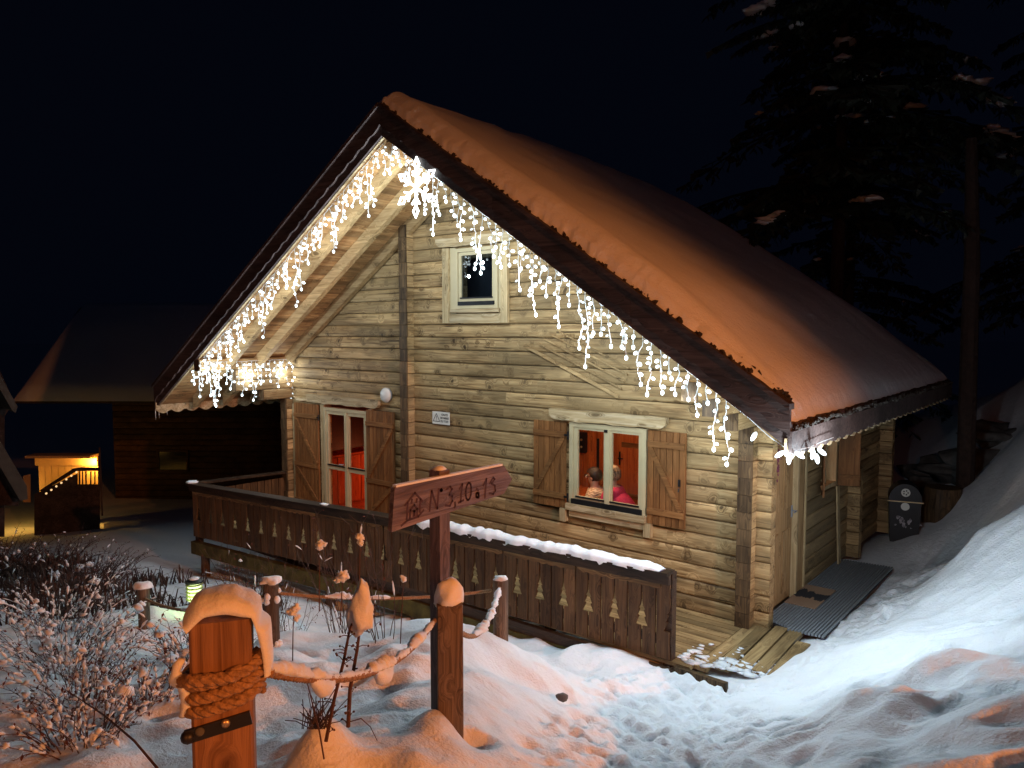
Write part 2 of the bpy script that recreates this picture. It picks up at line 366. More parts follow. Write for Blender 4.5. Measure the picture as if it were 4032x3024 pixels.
Q = np.hstack([np.ones((n_, 1)), P_]); A_ = np.zeros((n_+3, n_+3)); A_[:n_, :n_] = K; A_[:n_, n_:] = Q; A_[n_:, :n_] = Q.T
W_ = np.linalg.solve(A_, np.concatenate([CT[:, 2], np.zeros(3)]))
GR = np.random.RandomState(5).rand(6, 256, 256)
def vnoise(x, y, k=0):
    g = GR[k]; xi = np.floor(x).astype(int); yi = np.floor(y).astype(int); fx = x-xi; fy = y-yi
    fx = fx*fx*fx*(fx*(fx*6-15)+10); fy = fy*fy*fy*(fy*(fy*6-15)+10)
    a = g[xi & 255, yi & 255]; b = g[(xi+1) & 255, yi & 255]; c = g[xi & 255, (yi+1) & 255]; d = g[(xi+1) & 255, (yi+1) & 255]
    return (a*(1-fx)+b*fx)*(1-fy) + (c*(1-fx)+d*fx)*fy - .5
def fbm(x, y, o=4, k=0, g=.5):
    s = 0; a = 1
    for i in range(o): s = s + a*vnoise(x*2**i + i*17.3, y*2**i - i*9.1, (k+i) % 6); a *= g
    return s
def sstep(a, b, x):
    t = np.clip((x-a)/(b-a), 0, 1); return t*t*(3-2*t)
PATH = np.array([(1.25,3.5),(1.0,1.6),(.85,.2),(.45,-1.5),(.2,-2.1),(.75,-3.0),(1.15,-4.0),(1.75,-4.9),(2.6,-6.2),(3.3,-8.5)])
def path_dist(x, y):
    d = np.full(np.shape(x), 1e9)
    for a, b in zip(PATH[:-1], PATH[1:]):
        ab = b-a; t = np.clip(((x-a[0])*ab[0]+(y-a[1])*ab[1])/(ab@ab), 0, 1)
        d = np.minimum(d, np.hypot(x-a[0]-t*ab[0], y-a[1]-t*ab[1]))
    return d
HOLES = []   # footprints and hollows trodden in the bank
hr = np.random.RandomState(3)
for (cx, cy, n, sp) in ((2.45,-2.6,10,.55),(2.35,-3.7,10,.45),(2.7,-1.4,10,.5),(1.95,-3.35,5,.3),(2.65,-4.5,7,.35),(0.2,-4.9,7,.5),(.5,-5.6,5,.3),(-.5,-5.3,7,.6),(.9,-5.0,3,.2)):
    for i in range(n):
        HOLES.append((cx+hr.randn()*sp, cy+hr.randn()*sp, .07+hr.rand()*.09, .05+hr.rand()*.07, hr.rand()*3.14, .02+hr.rand()*.055))
for i in range(230):
    q = hr.rand()*(len(PATH)-2.2)+1.2; a_ = PATH[int(q)]; b_ = PATH[int(q)+1]; c_ = a_+(b_-a_)*(q % 1); an = math.atan2(b_[1]-a_[1], b_[0]-a_[0])+hr.randn()*.35
    HOLES.append((c_[0]+hr.randn()*.42, c_[1]+hr.randn()*.30, .10+hr.rand()*.04, .042+hr.rand()*.015, an, -(.022+hr.rand()*.03)))
BUMPS = [(2.75,-3.9,.3,.10),(2.2,-3.3,.3,.08),(2.6,-2.6,.3,.10),(.80,-6.1,.13,.17),(.90,-5.52,.13,.08),(1.95,-3.25,.26,.07),(1.75,-3.75,.24,.06),(2.2,-3.9,.26,.06),(2.5,-3.3,.3,.06),(-.35,-4.6,.25,.12),(.25,-5.2,.2,.08),(-.9,-5.2,.3,.12),(2.3,-2.4,.22,.12),(2.0,-2.9,.18,.09)]
def ground(x, y, detail=True):
    x = np.asarray(x, float); y = np.asarray(y, float); sh = x.shape; xf = x.ravel(); yf = y.ravel()
    z = np.zeros(xf.shape)
    for i in range(0, len(xf), 20000):
        X = xf[i:i+20000]; Y = yf[i:i+20000]
        r2 = (X[:, None]-P_[:, 0])**2 + (Y[:, None]-P_[:, 1])**2
        z[i:i+20000] = tps(r2) @ W_[:n_] + W_[n_] + X*W_[n_+1] + Y*W_[n_+2]
    z = z.reshape(sh)
    far = np.clip(.19*x+.10*np.maximum(y, 0)*(x > -2)*np.clip((x+2)/6, 0, 1), -3.0, 22.0) + .3
    z = np.clip(z, -2.6, 5.0)
    d0 = np.hypot(x+1, y+1); z = z*(1-sstep(13, 24, d0)) + far*sstep(13, 24, d0)
    if detail:
        pd = path_dist(x, y); m = sstep(.35, .9, pd + .25*vnoise(x*1.7, y*1.7, 2))
        near = 1 - sstep(9, 16, d0)
        dk = (sstep(-1.55, -1.25, y)*(1-sstep(.8, 1.1, x)))       # calm where the deck lies
        soft = fbm(x*1.3+5, y*1.3, 2, 1)*.18 + (0.5-np.abs(fbm(x*2.6+2, y*2.6, 2, 3)))*.08-.04 + fbm(x*8, y*8, 3, 2)*.014
        tramp = fbm(x*6, y*6, 4, 4, .66)*.062 + np.minimum(0, fbm(x*13, y*13, 2, 1))*.06 - .035*sstep(.10,.30,vnoise(x*4.3, y*4.3, 5)) + (np.abs(vnoise(x*9, y*9, 0))-.2)*.035
        z = z + near*(1-dk)*(soft*m + tramp*(1-m)) + (1-near)*fbm(x*.15, y*.15, 4, 0)*1.2*sstep(16, 40, d0)
        for (hx, hy, a, b, t, dep) in HOLES:
            dx = x-hx; dy = y-hy; u = dx*math.cos(t)+dy*math.sin(t); v = -dx*math.sin(t)+dy*math.cos(t)
            q = (u/a)**2 + (v/b)**2
            mm = m if dep > 0 else (1-.6*m)*near*(1-dk); z = z - abs(dep)*np.exp(-q**1.5)*mm + .25*abs(dep)*np.exp(-(np.sqrt(q)-1.7)**2*3)*mm
        for (bx, by, r, h) in BUMPS:
            z = z + h*np.exp(-(((x-bx)**2+(y-by)**2)/(r*r))**1.3)
    return z
def gz(x, y): return float(ground(np.array([x]), np.array([y]))[0])
def axis_pts(lo, hi, step, far_lo, far_hi, g=1.13):
    c = list(np.arange(lo, hi, step)); s = step; x = hi
    R_ = []
    while x < far_hi: R_.append(x); s *= g; x += s
    s = step; x = lo-step; L_ = []
    while x > far_lo: L_.append(x); s *= g; x -= s
    return np.array(L_[::-1] + c + R_)
gx = axis_pts(-4.6, 3.6, .027, -400, 400); gy = axis_pts(-7.2, 2.4, .027, -250, 500)
GX, GY = np.meshgrid(gx, gy, indexing='ij'); GZ = ground(GX, GY)
nx, ny = GX.shape
vv = np.stack([GX.ravel(), GY.ravel(), GZ.ravel()], 1)
idx = np.arange(nx*ny).reshape(nx, ny)
ff = np.stack([idx[:-1, :-1].ravel(), idx[1:, :-1].ravel(), idx[1:, 1:].ravel(), idx[:-1, 1:].ravel()], 1)
gm = bpy.data.meshes.new("snowy_ground")
gm.vertices.add(len(vv)); gm.vertices.foreach_set("co", vv.ravel())
gm.loops.add(ff.size); gm.loops.foreach_set("vertex_index", ff.ravel().astype(np.int32))
gm.polygons.add(len(ff)); gm.polygons.foreach_set("loop_start", np.arange(0, ff.size, 4, dtype=np.int32)); gm.polygons.foreach_set("loop_total", np.full(len(ff), 4, np.int32))
gm.update(); gm.validate(); gm.polygons.foreach_set("use_smooth", [True]*len(gm.polygons)); gm.materials.append(M['snow'])
go = bpy.data.objects.new("snowy_ground", gm); sc.collection.objects.link(go); kind(go, 'structure'); go["label"] = "trodden and drifted snow covering garden, path and bank"

# ------------------------------------------------------------------ the chalet
RX, RZ, SL, SR = -3.92, 5.56, .642, .663          # ridge x, soffit height at the ridge, slopes
XL, XR, YB = -9.62, 1.10, 5.45
def zsof(x): return RZ - (SL*(RX-x) if x < RX else SR*(x-RX))
def yfr(x):
    return -1.60 + (-.16*(RX-x)/(RX-XL) if x < RX else -.04*(x-RX)/(XR-RX))
house = thing("log_chalet", "warm lit log chalet with snow covered roof and string lights on its gable", "chalet", (-4, 0, 0))
ROW = .1835
def log_profile(z0, out=.031, h=ROW, back=.11):
    return [(.012, z0), (-out*.50, z0+.004), (-out*.84, z0+.022), (-out, z0+h*.33), (-out, z0+h*.66), (-out*.84, z0+h-.026), (-out*.50, z0+h-.007), (.012, z0+h-.005), (back, z0+h-.002), (back, z0)]
def log_x(x0, x1, z0, name='log', y=0.0, mat=None, parent=None, out=.031):
    b = MB(); b.prism([(p[0], p[1]) for p in log_profile(z0, out)], lambda a, z, t: (t, y+a, z), x0, x1)
    return b.build(name, mat or M['log'], parent or house)
def log_y(y0, y1, z0, x=.21, sgn=1, mat=None, parent=None, back=.13):
    b = MB(); b.prism([(p[0], p[1]) for p in log_profile(z0, .03, back=back)], lambda a, z, t: (x - sgn*a, t, z), y0, y1)
    return b.build('log', mat or M['logy'], parent or house)
OPEN = [(-7.30,-6.12, -.2, 1.95), (-2.22,-1.09, .98, 2.06), (-4.12,-3.46, 3.60, 4.27)]
n_rows = 31
for k in range(n_rows):
    z0 = -.02 + k*ROW; zc = z0+ROW/2
    if zc > 5.5: break
    xl, xr = -8.22, .37
    if z0 > 2.2: xr = .06
    if z0 + ROW > 2.6:
        xl = max(xl, RX-(RZ-zc+.02)/SL); xr = min(xr, RX+(RZ-zc+.02)/SR)
    cuts = [(a, b) for a, b, c, d in OPEN if zc > c and zc < d] + [(-5.23, -5.09)]
    cuts.sort(); x = xl; segs = []
    for a, b in cuts:
        if a > x: segs.append((x, min(a, xr)))
        x = max(x, b)
    if x < xr: segs.append((x, xr))
    for a, b in segs:
        if b-a < .05: continue
        p = a
        while b-p > 3.4:
            q = p + 1.7 + random.random()*1.5
            if b-q < .5: break
            log_x(p, q-.0012, z0); p = q
        log_x(p, b, z0)
# crossing walls that stick out of the front wall: log ends with dark weathered faces
for (xa, xb, z_hi, y_in) in ((-8.36,-8.22, 2.70, 0), (-5.23,-5.09, 4.80, 0), (.07,.21, 2.80, 0)):
    for k in range(n_rows):
        z0 = -.02+k*ROW
        if z0+ROW*.5 > z_hi: break
        yo = -.15 - .012*random.random()
        if xa > 0 and z0 > 2.0: yo = {11: -.15, 12: -.57, 13: -1.05, 14: -1.50, 15: -1.50}.get(k, -1.5)
        if xa < -8 and z0 > 1.95: yo = {11: -.6, 12: -1.12, 13: -1.12, 14: -1.73, 15: -1.73}.get(k, -1.7)
        b = MB(); b.prism([(p[0], p[1]) for p in log_profile(z0, .010, back=.152)], lambda a, z, t: (xb - .010 - a + 0.0, t, z), yo, .06 if xa < 0 else 0.0)
        b.build('log', M['logy'], house)
        e = MB(); e.box(xa-.014, xb+.004, yo-.022, yo-.001, z0+.001, z0+ROW-.003); e.build('log_end', M['logend'], house)
# side wall with the entrance door, left (unseen) wall, back wall, cross wall end at y = 3.45
for k in range(14):
    z0 = -.02+k*ROW; zc = z0+ROW/2
    spans = [(0.001, 3.30)]
    if zc < 2.06: spans = [(0.001, .28), (1.50, 3.30)]
    if 1.12 < zc < 1.95: spans = [(0.001, .28), (1.50, 2.12), (2.72, 3.30)]
    for a, b in spans: log_y(a, b, z0)
    log_y(3.44, 5.0, z0)
    wide = .40 if zc < 1.25 else .33
    b = MB(); b.prism(log_profile(z0, .012, back=.12), lambda a, z, t: (t, 3.31+a+.012, z), .08, wide); b.build('log', M['log'], house)
    b = MB(); b.prism(log_profile(z0, .012, back=.12), lambda a, z, t: (t, 5.01+a+.012, z), -8.3, .42); b.build('log', M['log'], house)
    log_y(.06, 5.0, z0, x=-8.36, sgn=-1)
# roof: rafters, soffit planks, deck body, fascia, moss edge
def bar_slope(xa, xb, y, w, drop0, drop1):
    # board following the slope between xa and xb, in plane y..y+w, hanging from drop0 to drop1 below the soffit
    return [(xa, zsof(xa)-drop0), (xb, zsof(xb)-drop0), (xb, zsof(xb)-drop1), (xa, zsof(xa)-drop1)]
for y in (-1.22, -.66, -.11):
    b = MB(); b.prism(bar_slope(XL+.25, RX-.04, y, .1, .004, .20), lambda u, z, t: (u, t, z), y-.05, y+.045); b.build('rafter', M['rafter'], house)
    b = MB(); b.prism(bar_slope(RX+.04, XR-.2, y, .1, .004, .06 if y < -.2 else .16), lambda u, z, t: (u, t, z), y-.05, y+.045); b.build('rafter', M['rafter'], house)
b = MB(); b.box(RX-.07, RX+.07, -1.50, 5.0, RZ-.22, RZ-.05); b.build('ridge_beam', M['soffit'], house)
pl = .118
for side, x_end, s in ((-1, XL, SL), (1, XR, SR)):
    dx = pl/math.sqrt(1+s*s); x = RX; i = 0
    while (x_end-x)*side > .05:
        x2 = x + side*dx
        if (x_end-x2)*side < 0: x2 = x_end
        a, c = (x, x2-side*.0035)
        b = MB(); b.prism([(a, zsof(a)), (c, zsof(c)), (c, zsof(c)+.022), (a, zsof(a)+.022)], lambda u, z, t: (u, t, z), yfr((a+c)/2)+.03, 5.3); b.build('soffit_plank', M['soffit'], house)
        x = x2
roof = MB()
for side, x_end in ((-1, XL), (1, XR)):
    yr = yfr(RX)+.03; ye = yfr(x_end)+.03
    vs = [(RX, yr, RZ+.024), (x_end, ye, zsof(x_end)+.024), (x_end, YB, zsof(x_end)+.024), (RX, YB, RZ+.024)]
    vs += [(v[0], v[1], v[2]+.17) for v in vs]
    roof.raw(vs, [(0,3,2,1),(4,5,6,7),(0,1,5,4),(1,2,6,5),(2,3,7,6)])
roof_o = roof.build('roof', M['darkwood'], house)
def rake(x0, x1, lo, hi, yoff, th, name, mat, lobe=None, amp=.028):
    n = max(8, int(abs(x1-x0)/.035)); top = []; bot = []
    for i in range(n+1):
        x = x0+(x1-x0)*i/n; s = abs(x-RX)*1.2
        w = 0 if lobe is None else amp*abs(math.sin(math.pi*s/lobe))-amp
        top.append((x, zsof(x)+hi)); bot.append((x, zsof(x)+lo-(w if lobe else 0)-(amp if lobe else 0)))
    b = MB(); b.strip(top, bot, lambda u, z, t: (u, yfr(u)+yoff+t, z), 0, th); return b.build(name, mat, house)
rake(RX-.001, XL, -.012, .20, 0, .03, 'soffit_edge_strip', M['trimx']); 
rake(RX+.001, XR, .004, .20, 0, .03, 'soffit_edge_strip', M['darkwood'])
for xe in (XL-.02, XR+.02):
    sg = -1 if xe < RX else 1; L_ = abs(xe-RX); cutx = [0, .36, .70, 1.0]
    for a, c in zip(cutx[:-1], cutx[1:]):
        x0 = RX+sg*(L_*a+.001); x1 = RX+sg*(L_*c-.002)
        rake(x0, x1, .0, .22, -.032, .028, 'fascia_board', M['darkwood'])
        rake(x0, x1, .13, .345, -.062, .028, 'scalloped_fascia_board', M['darkwood'], lobe=.24)
    rake(RX+sg*.001, xe, .335, .385, -.095, .12, 'verge_trim', M['darkwood'])
# eave boards with a scalloped lower edge
def eave(xe, name):
    n = 160; top = []; bot = []
    y0, y1 = yfr(xe)-.05, YB
    for i in range(n+1):
        y = y0+(y1-y0)*i/n
        top.append((y, zsof(xe)+.145)); bot.append((y, zsof(xe)-.03-.035*abs(math.sin(math.pi*(y-y0)/.26))))
    b = MB(); b.strip(top, bot, lambda u, z, t: (xe+t, u, z), 0, .03); b.build(name, M['darkwood'], house)
    b = MB(); t2 = [(a, z-.06) for a, z in top]; b2 = [(a, z-.012-.03*abs(math.sin(math.pi*(a-y0)/.26))) for a, z in bot]
    b.strip(t2, b2, lambda u, z, t: (xe-(.034 if xe > RX else -.034)+t, u, z), 0, .02); b.build('scalloped_eave_board', M['trimx'], house)
eave(XR+.005, 'eave_board'); eave(XL-.035, 'eave_board')
# ragged moss and bark along the verge under the snow
ms = MB()
for sg, xe in ((1, XR), (-1, XL)):
    L_ = abs(xe-RX)
    for i in range(int(L_*150)):
        x = RX+sg*random.random()*L_; y = yfr(x)-.04+random.random()*.14; z = zsof(x)+.37
        ms.blob((x, y, z-.005+random.random()*.03), .009+random.random()*.020, 1, (1,1,1.1), .6, i)
for i in range(380):
    y = -1.6+random.random()*7; ms.blob((XR+.0+random.random()*.04, y, zsof(XR)+.15+random.random()*.04), .012+random.random()*.02, 1, (1,1,.8), .5, i)
kind(ms.build('verge_moss', plain('verge_moss', (.035,.028,.022), .95, noise=.5, nscale=30), house), 'stuff')
# roof snow
def roof_snow():
    su = np.linspace(-1, 1, 420); yv = np.concatenate([np.linspace(0, .10, 16), np.linspace(.105, 1, 190)])
    V = []; nu, nv = len(su), len(yv)
    for u in su:
        x = RX + (u*(RX-XL) if u < 0 else u*(XR-RX)); sl = SL if u < 0 else SR
        xe = (x-XL) if u < 0 else (XR-x)
        yf = yfr(x)-.035
        for v in yv:
            y = yf + v*(YB+.02-yf); d1 = y-yf; d2 = YB+.02-y; d3 = xe*1.2
            base = zsof(x)+.20+(.085+.085*(1-sstep(.02, .12, d1)))*sstep(.0,.14,d3)*(1-.9*sstep(.12,.5,d1)) - .05*(1-sstep(.0,.10,d3))
            T = .42 + .05*float(vnoise(np.array(x*.7), np.array(y*.6), 2)) - .12*sstep(1.5, 5, y)*(1-sstep(.0, 1.6, abs(x-RX)))
            T = T*(.42+.58*float(sstep(0, 1.7, d3)))*(.55+.45*float(sstep(0, 1.6, d2))); e = 1
            for d, q in ((d1, .42), (d2, .3), (d3, .42)):
                t = np.clip(d/q, 0, 1); e *= (1-(1-t)**2.2)**.72
            ridge = -.07*np.exp(-(abs(x-RX)/.35)**2)
            wob = .008*float(vnoise(np.array(x*5.0), np.array(y*4.0), 3)) + .03*float(vnoise(np.array(x*2.5), np.array(y*2.5), 1))
            z = base + (T+ridge+wob)*float(e)
            jx = 0
            if d1 < .12:  # ragged lower fringe on the verge
                z += (.03*float(vnoise(np.array(x*14.0), np.array(y*3.0), 4)))*(1-d1/.12)
            V.append((x + (0 if d3 > .3 else .02*float(vnoise(np.array(y*9.0), np.array(z*6.0), 0))*(1-d3/.3)), y+(.022*float(vnoise(np.array(x*23.0), np.array(y*9.0), 5))+.02*float(vnoise(np.array(x*7.0), np.array(y*5.0), 4)) if d1 < .2 else 0), z))
    F = []
    for i in range(nu-1):
        for j in range(nv-1):
            F.append((i*nv+j, (i+1)*nv+j, (i+1)*nv+j+1, i*nv+j+1))
    b = MB(); b.v = V; b.f = F
    ring = [i*nv for i in range(nu)]
    return b
roof_snow().build('roof_snow', M['roofsnow'], house, smooth=True)

# ---- windows, doors, shutters
def frame_rect(b, x0, x1, z0, z1, w, y0, y1, wb=None):
    wb = wb or w
    b.box(x0, x0+w, y0, y1, z0, z1); b.box(x1-w, x1, y0, y1, z0, z1)
    b.box(x0+w, x1-w, y0, y1, z1-w, z1); b.box(x0+w, x1-w, y0, y1, z0, z0+wb)
def shutter(x0, x1, z0, z1, y, brace, name='shutter', hinge_x=None, mid=None, rail_in=.14):
    s = MB(); s.box(x0+.004, x1-.004, y-.001, y+.004, z0+.004, z1-.004)
    root = s.build(name, M['shutter'], house)
    n = max(3, round((x1-x0)/.082)); w = (x1-x0)/n
    for i in range(n):
        b = MB(); a = x0+i*w+.0015; c = x0+(i+1)*w-.0015
        b.prism([(a, y), (a+.003, y-.022), (c-.003, y-.022), (c, y)], lambda u, v, t: (u, v, t), z0, z1); b.build('plank', M['shutter'], root)
    zs = [z0+(z1-z0)*rail_in, z1-(z1-z0)*rail_in]
    if mid: zs.insert(1, mid)
    for zc in zs:
        b = MB(); b.box(x0+.01, x1-.01, y-.042, y-.0225, zc-.036, zc+.036); b.build('batten', M['shutterx'], root)
    for za, zb in zip(zs[:-1], zs[1:]):
        A = Vector((x0+.04, y-.032, zb-.045)) if brace > 0 else Vector((x1-.04, y-.032, zb-.045))
        B = Vector((x1-.05, y-.032, za+.045)) if brace > 0 else Vector((x0+.05, y-.032, za+.045))
        b = MB(); b.bar(A, B, .018, .06, up=(1, 0, 0) if False else (0, 0, 1)); b.build('brace', M['shutterx'], root)
    if hinge_x is not None:
        for zc in (zs[0], zs[-1]):
            b = MB(); b.box(hinge_x-.035, hinge_x+.035, y-.055, y-.043, zc-.012, zc+.012); b.tube([(hinge_x+.03, y-.06, zc-.05), (hinge_x+.03, y-.06, zc+.05)], .012, 8); b.build('hinge', M['iron'], root)
    return root
def sash(parent, x0, x1, z0, z1, y, w=.055, mid=None, wt=None, wb=None):
    wt = wt or w; wb = wb or w*1.2; b = MB(); b.box(x0, x0+w, y, y+.045, z0, z1); b.box(x1-w, x1, y, y+.045, z0, z1); b.box(x0+w, x1-w, y, y+.045, z1-wt, z1); b.box(x0+w, x1-w, y, y+.045, z0, z0+wb)
    if mid: b.box(x0+w, x1-w, y, y+.045, mid-.04, mid+.04)
    b.build('sash', M['frame'], parent)
    g = MB(); d = MB()
    for za, zb in ([(z0+wb, z1-wt)] if not mid else [(z0+wb, mid-.04), (mid+.04, z1-wt)]):
        g = MB(); g.box(x0+w-.005, x1-w+.005, y+.018, y+.024, za-.005, zb+.005); g.build('pane', M['gableglass'] if z0 > 3 else M['glass'], parent)
        d = MB(); d.box(x0+w*.7, x1-w*.7, y-.014, y-.001, za-.014, za+.005); d.build('drip_rail', M['iron'], parent)
# ground floor window
w = MB(); frame_rect(w, -2.20, -1.105, 1.01, 2.045, .055, -.085, .03, .04); win = w.build('window', M['frame'], house)
sash(win, -2.142, -1.640, 1.075, 1.988, -.070, .055, wt=.03, wb=.035); sash(win, -1.630, -1.163, 1.075, 1.988, -.070, .045, wt=.03, wb=.035)
b = MB(); b.box(-1.668, -1.602, -.088, -.071, 1.06, 1.987); b.build('mullion', M['frame'], win)
b = MB(); b.box(-1.675, -1.630, -.100, -.089, 1.955, 1.99); b.build('catch', M['iron'], win)
b = MB(); b.box(-2.16, -1.145, -.10, -.071, 1.012, 1.075); b.build('drip_bar', M['iron'], win)
def lintel(x0, x1, z0, z1, y0, y1, name, par, flip=1):
    n = 40; top = []; bot = []
    for i in range(n+1):
        u = i/n; x = x0+(x1-x0)*u
        wz = .006*math.sin(u*17)+.004*math.sin(u*41)
        e = max(0, .06-u*(x1-x0))+max(0, .06-(1-u)*(x1-x0))
        top.append((x, z1+.004*math.sin(u*23))); bot.append((x, z0+wz+e*1.1))
    b = MB(); b.strip(top, bot, lambda u, z, t: (u, t, z), y0, y1); return b.build(name, M['trimx'], par)
lintel(-2.50, -.84, 2.06, 2.20, -.115, -.038, 'lintel', win)
b = MB(); b.box(-2.23, -1.09, -.125, -.03, .93, 1.008); b.build('sill', M['trimx'], win)
b = MB(); b.box(-2.20, -1.12, -.085, -.04, .84, .928); b.build('sill_board', M['trimx'], win)
for x in (-2.29, -1.07): 
    b = MB(); b.box(x-.045, x+.045, -.105, -.035, .76, .925); b.build('sill_block', M['trim'], win)
shutter(-2.775, -2.255, .93, 2.03, -.06, -1, hinge_x=-2.225)
shutter(-1.085, -.595, .93, 2.035, -.06, 1, hinge_x=None)
b = MB(); b.box(-.68, -.655, -.10, -.083, 1.42, 1.50); b.tube([(-.667, -.10, 1.40), (-.667, -.115, 1.36)], .008, 6); b.build('shutter_latch', M['iron'], house)
# french door
w = MB(); frame_rect(w, -7.28, -6.14, -.01, 1.90, .05, -.07, .03, .05); fd = w.build('french_door', M['frame'], house)
sash(fd, -7.228, -6.695, .05, 1.845, -.058, .052, mid=.90); sash(fd, -6.685, -6.193, .05, 1.845, -.058, .052, mid=.90)
b = MB(); b.box(-6.722, -6.658, -.076, -.059, .05, 1.845); b.build('mullion', M['frame'], fd)
b = MB(); b.tube([(-6.745, -.08, .98), (-6.745, -.115, .98), (-6.82, -.12, .98)], .008, 6); b.build('handle', M['metal'], fd)
for xa, xb in ((-7.38,-7.285), (-6.135,-6.03)):
    b = MB(); b.box(xa, xb, -.06, -.035, -.01, 1.94); b.build('door_casing', M['trim'], fd)
lintel(-7.72, -5.84, 1.965, 2.10, -.10, -.035, 'lintel', fd)
lintel(-8.10, -7.40, 1.975, 2.02, -.09, -.04, 'lintel_board', fd)
shutter(-8.12, -7.42, .0, 1.93, -.055, 1, hinge_x=-7.39, mid=.86, rail_in=.11)
shutter(-6.17, -5.50, .0, 1.93, -.055, -1, mid=.80, rail_in=.11)
b = MB(); b.box(-8.20, -8.13, -.052, -.036, .05, 1.90); b.build('corner_trim', M['trim'], house)
# gable window
w = MB(); frame_rect(w, -4.19, -3.40, 3.50, 4.34, .05, -.075, .03, .05); gw = w.build('gable_window', M['frame'], house)
sash(gw, -4.13, -3.46, 3.60, 4.285, -.06, .045)
b = MB(); b.box(-4.13, -3.46, -.085, -.061, 3.545, 3.60); b.build('drip_bar', M['iron'], gw)
for xa, xb in ((-4.43,-4.31), (-3.34,-3.22)):
    b = MB(); b.box(xa, xb, -.085, -.036, 3.30, 4.36); b.build('window_casing', M['trim'], gw)
b = MB(); b.box(-4.305, -4.195, -.052, -.036, 3.42, 4.36); b.build('reveal_board', M['frame'], gw)
b = MB(); b.box(-3.395, -3.345, -.052, -.036, 3.42, 4.36); b.build('reveal_board', M['frame'], gw)
b = MB(); b.box(-4.27, -3.36, -.10, -.03, 3.445, 3.495); b.build('sill', M['trimx'], gw)
b = MB(); b.box(-4.30, -3.35, -.075, -.036, 3.30, 3.43); b.build('sill_board', M['trimx'], gw)
lintel(-4.55, -3.10, 4.375, 4.50, -.10, -.035, 'lintel', gw)
# dark attic room behind the gable window
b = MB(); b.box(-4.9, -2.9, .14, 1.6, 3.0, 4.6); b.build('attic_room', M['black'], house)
# entrance door in the side wall
b = MB(); b.box(.155, .20, .34, 1.12, .02, 2.0); ed = b.build('entrance_door', M['door'], house)
for (ya, yb, za, zb) in ((.42,.66,1.12,1.88),(.80,1.04,1.12,1.88),(.42,.66,.12,.86),(.80,1.04,.12,.86)):
    for i in range(3):
        u = ya+(yb-ya)*i/3; b = MB(); b.box(.201, .213, u+.004, u+(yb-ya)/3-.006, za, zb); b.build('panel', M['door'], ed)
b = MB(); b.box(.202, .222, .335, .40, .0, 2.02); b.build('door_stile', M['trim'], ed)
b = MB(); b.box(.10, .245, .285, .333, -.01, 2.06); b.build('door_frame', M['trim'], ed)
b = MB(); b.box(.10, .262, 1.13, 1.18, -.01, 2.06); b.build('door_frame', M['trim'], ed)
b = MB(); b.box(.205, .232, 1.185, 1.46, -.01, 2.06); b.build('wide_casing', M['door'], ed)
b = MB(); b.box(.205, .25, 1.465, 1.50, -.01, 2.06); b.build('door_casing', M['trim'], ed)
b = MB(); b.box(.203, .215, 1.075, 1.105, .98, 1.12); b.tube([(.215, 1.09, 1.06), (.265, 1.09, 1.06), (.27, 1.00, 1.06)], .009, 8); b.build('handle', M['metal'], ed)
# painted flowers hung on the door
b = MB()
for i in range(26): b.blob((.225, .56+random.gauss(0,.03), 1.72+random.gauss(0,.10)), .010+random.random()*.013, 1, (.4,1,1), .3, i)
do = b.build('dried_flower_bunch', plain('dried_flower', (.20,.045,.09), .8, noise=.6, nscale=60)); tag(do, "small dried flower bunch hanging high on the entrance door", "decoration")
# side window and its open shutters
b = MB()
for ya, yb, za, zb in ((2.12,2.17,1.12,1.96),(2.67,2.72,1.12,1.96),(2.17,2.67,1.12,1.17),(2.17,2.67,1.91,1.96)): b.box(.10, .25, ya, yb, za, zb)
sw = b.build('side_window', M['trim'], house)
b = MB(); b.box(.16, .166, 2.165, 2.675, 1.165, 1.915); b.build('pane', M['glass'], sw)
b = MB(); b.box(.15, .19, 2.40, 2.44, 1.17, 1.91); b.build('mullion', M['frame'], sw)
def sh_side(y, ang, L=.27):
    Mx = Matrix.Translation((.25, y, 0)) @ Matrix.Rotation(R(ang), 4, 'Z')
    b = MB(); b.box(0, L, -.012, .012, 1.10, 1.96, Mx); s = b.build('shutter', M['shutter'], house)
    for z in (1.22, 1.84):
        b = MB(); b.box(.015, L-.015, -.032, -.013, z-.03, z+.03, Mx); b.build('batten', M['shutterx'], s)
sh_side(2.10, -70); sh_side(2.76, 25)
# plank leaning by the cross wall
b = MB(); b.bar((.30, 2.76, .0), (.262, 2.72, 1.10), .10, .02, up=(1,0,0)); tag(b.build('leaning_plank', M['trim']), "narrow pale plank leaning upright on the side wall beyond the door mat", "plank")
b = MB(); b.tube([(-8.46, .16, -.3), (-8.46, .16, 2.6)], .045, 10); tag(b.build('drainpipe', M['postgrey']), "grey vertical pipe behind the far left wall corner", "drainpipe")

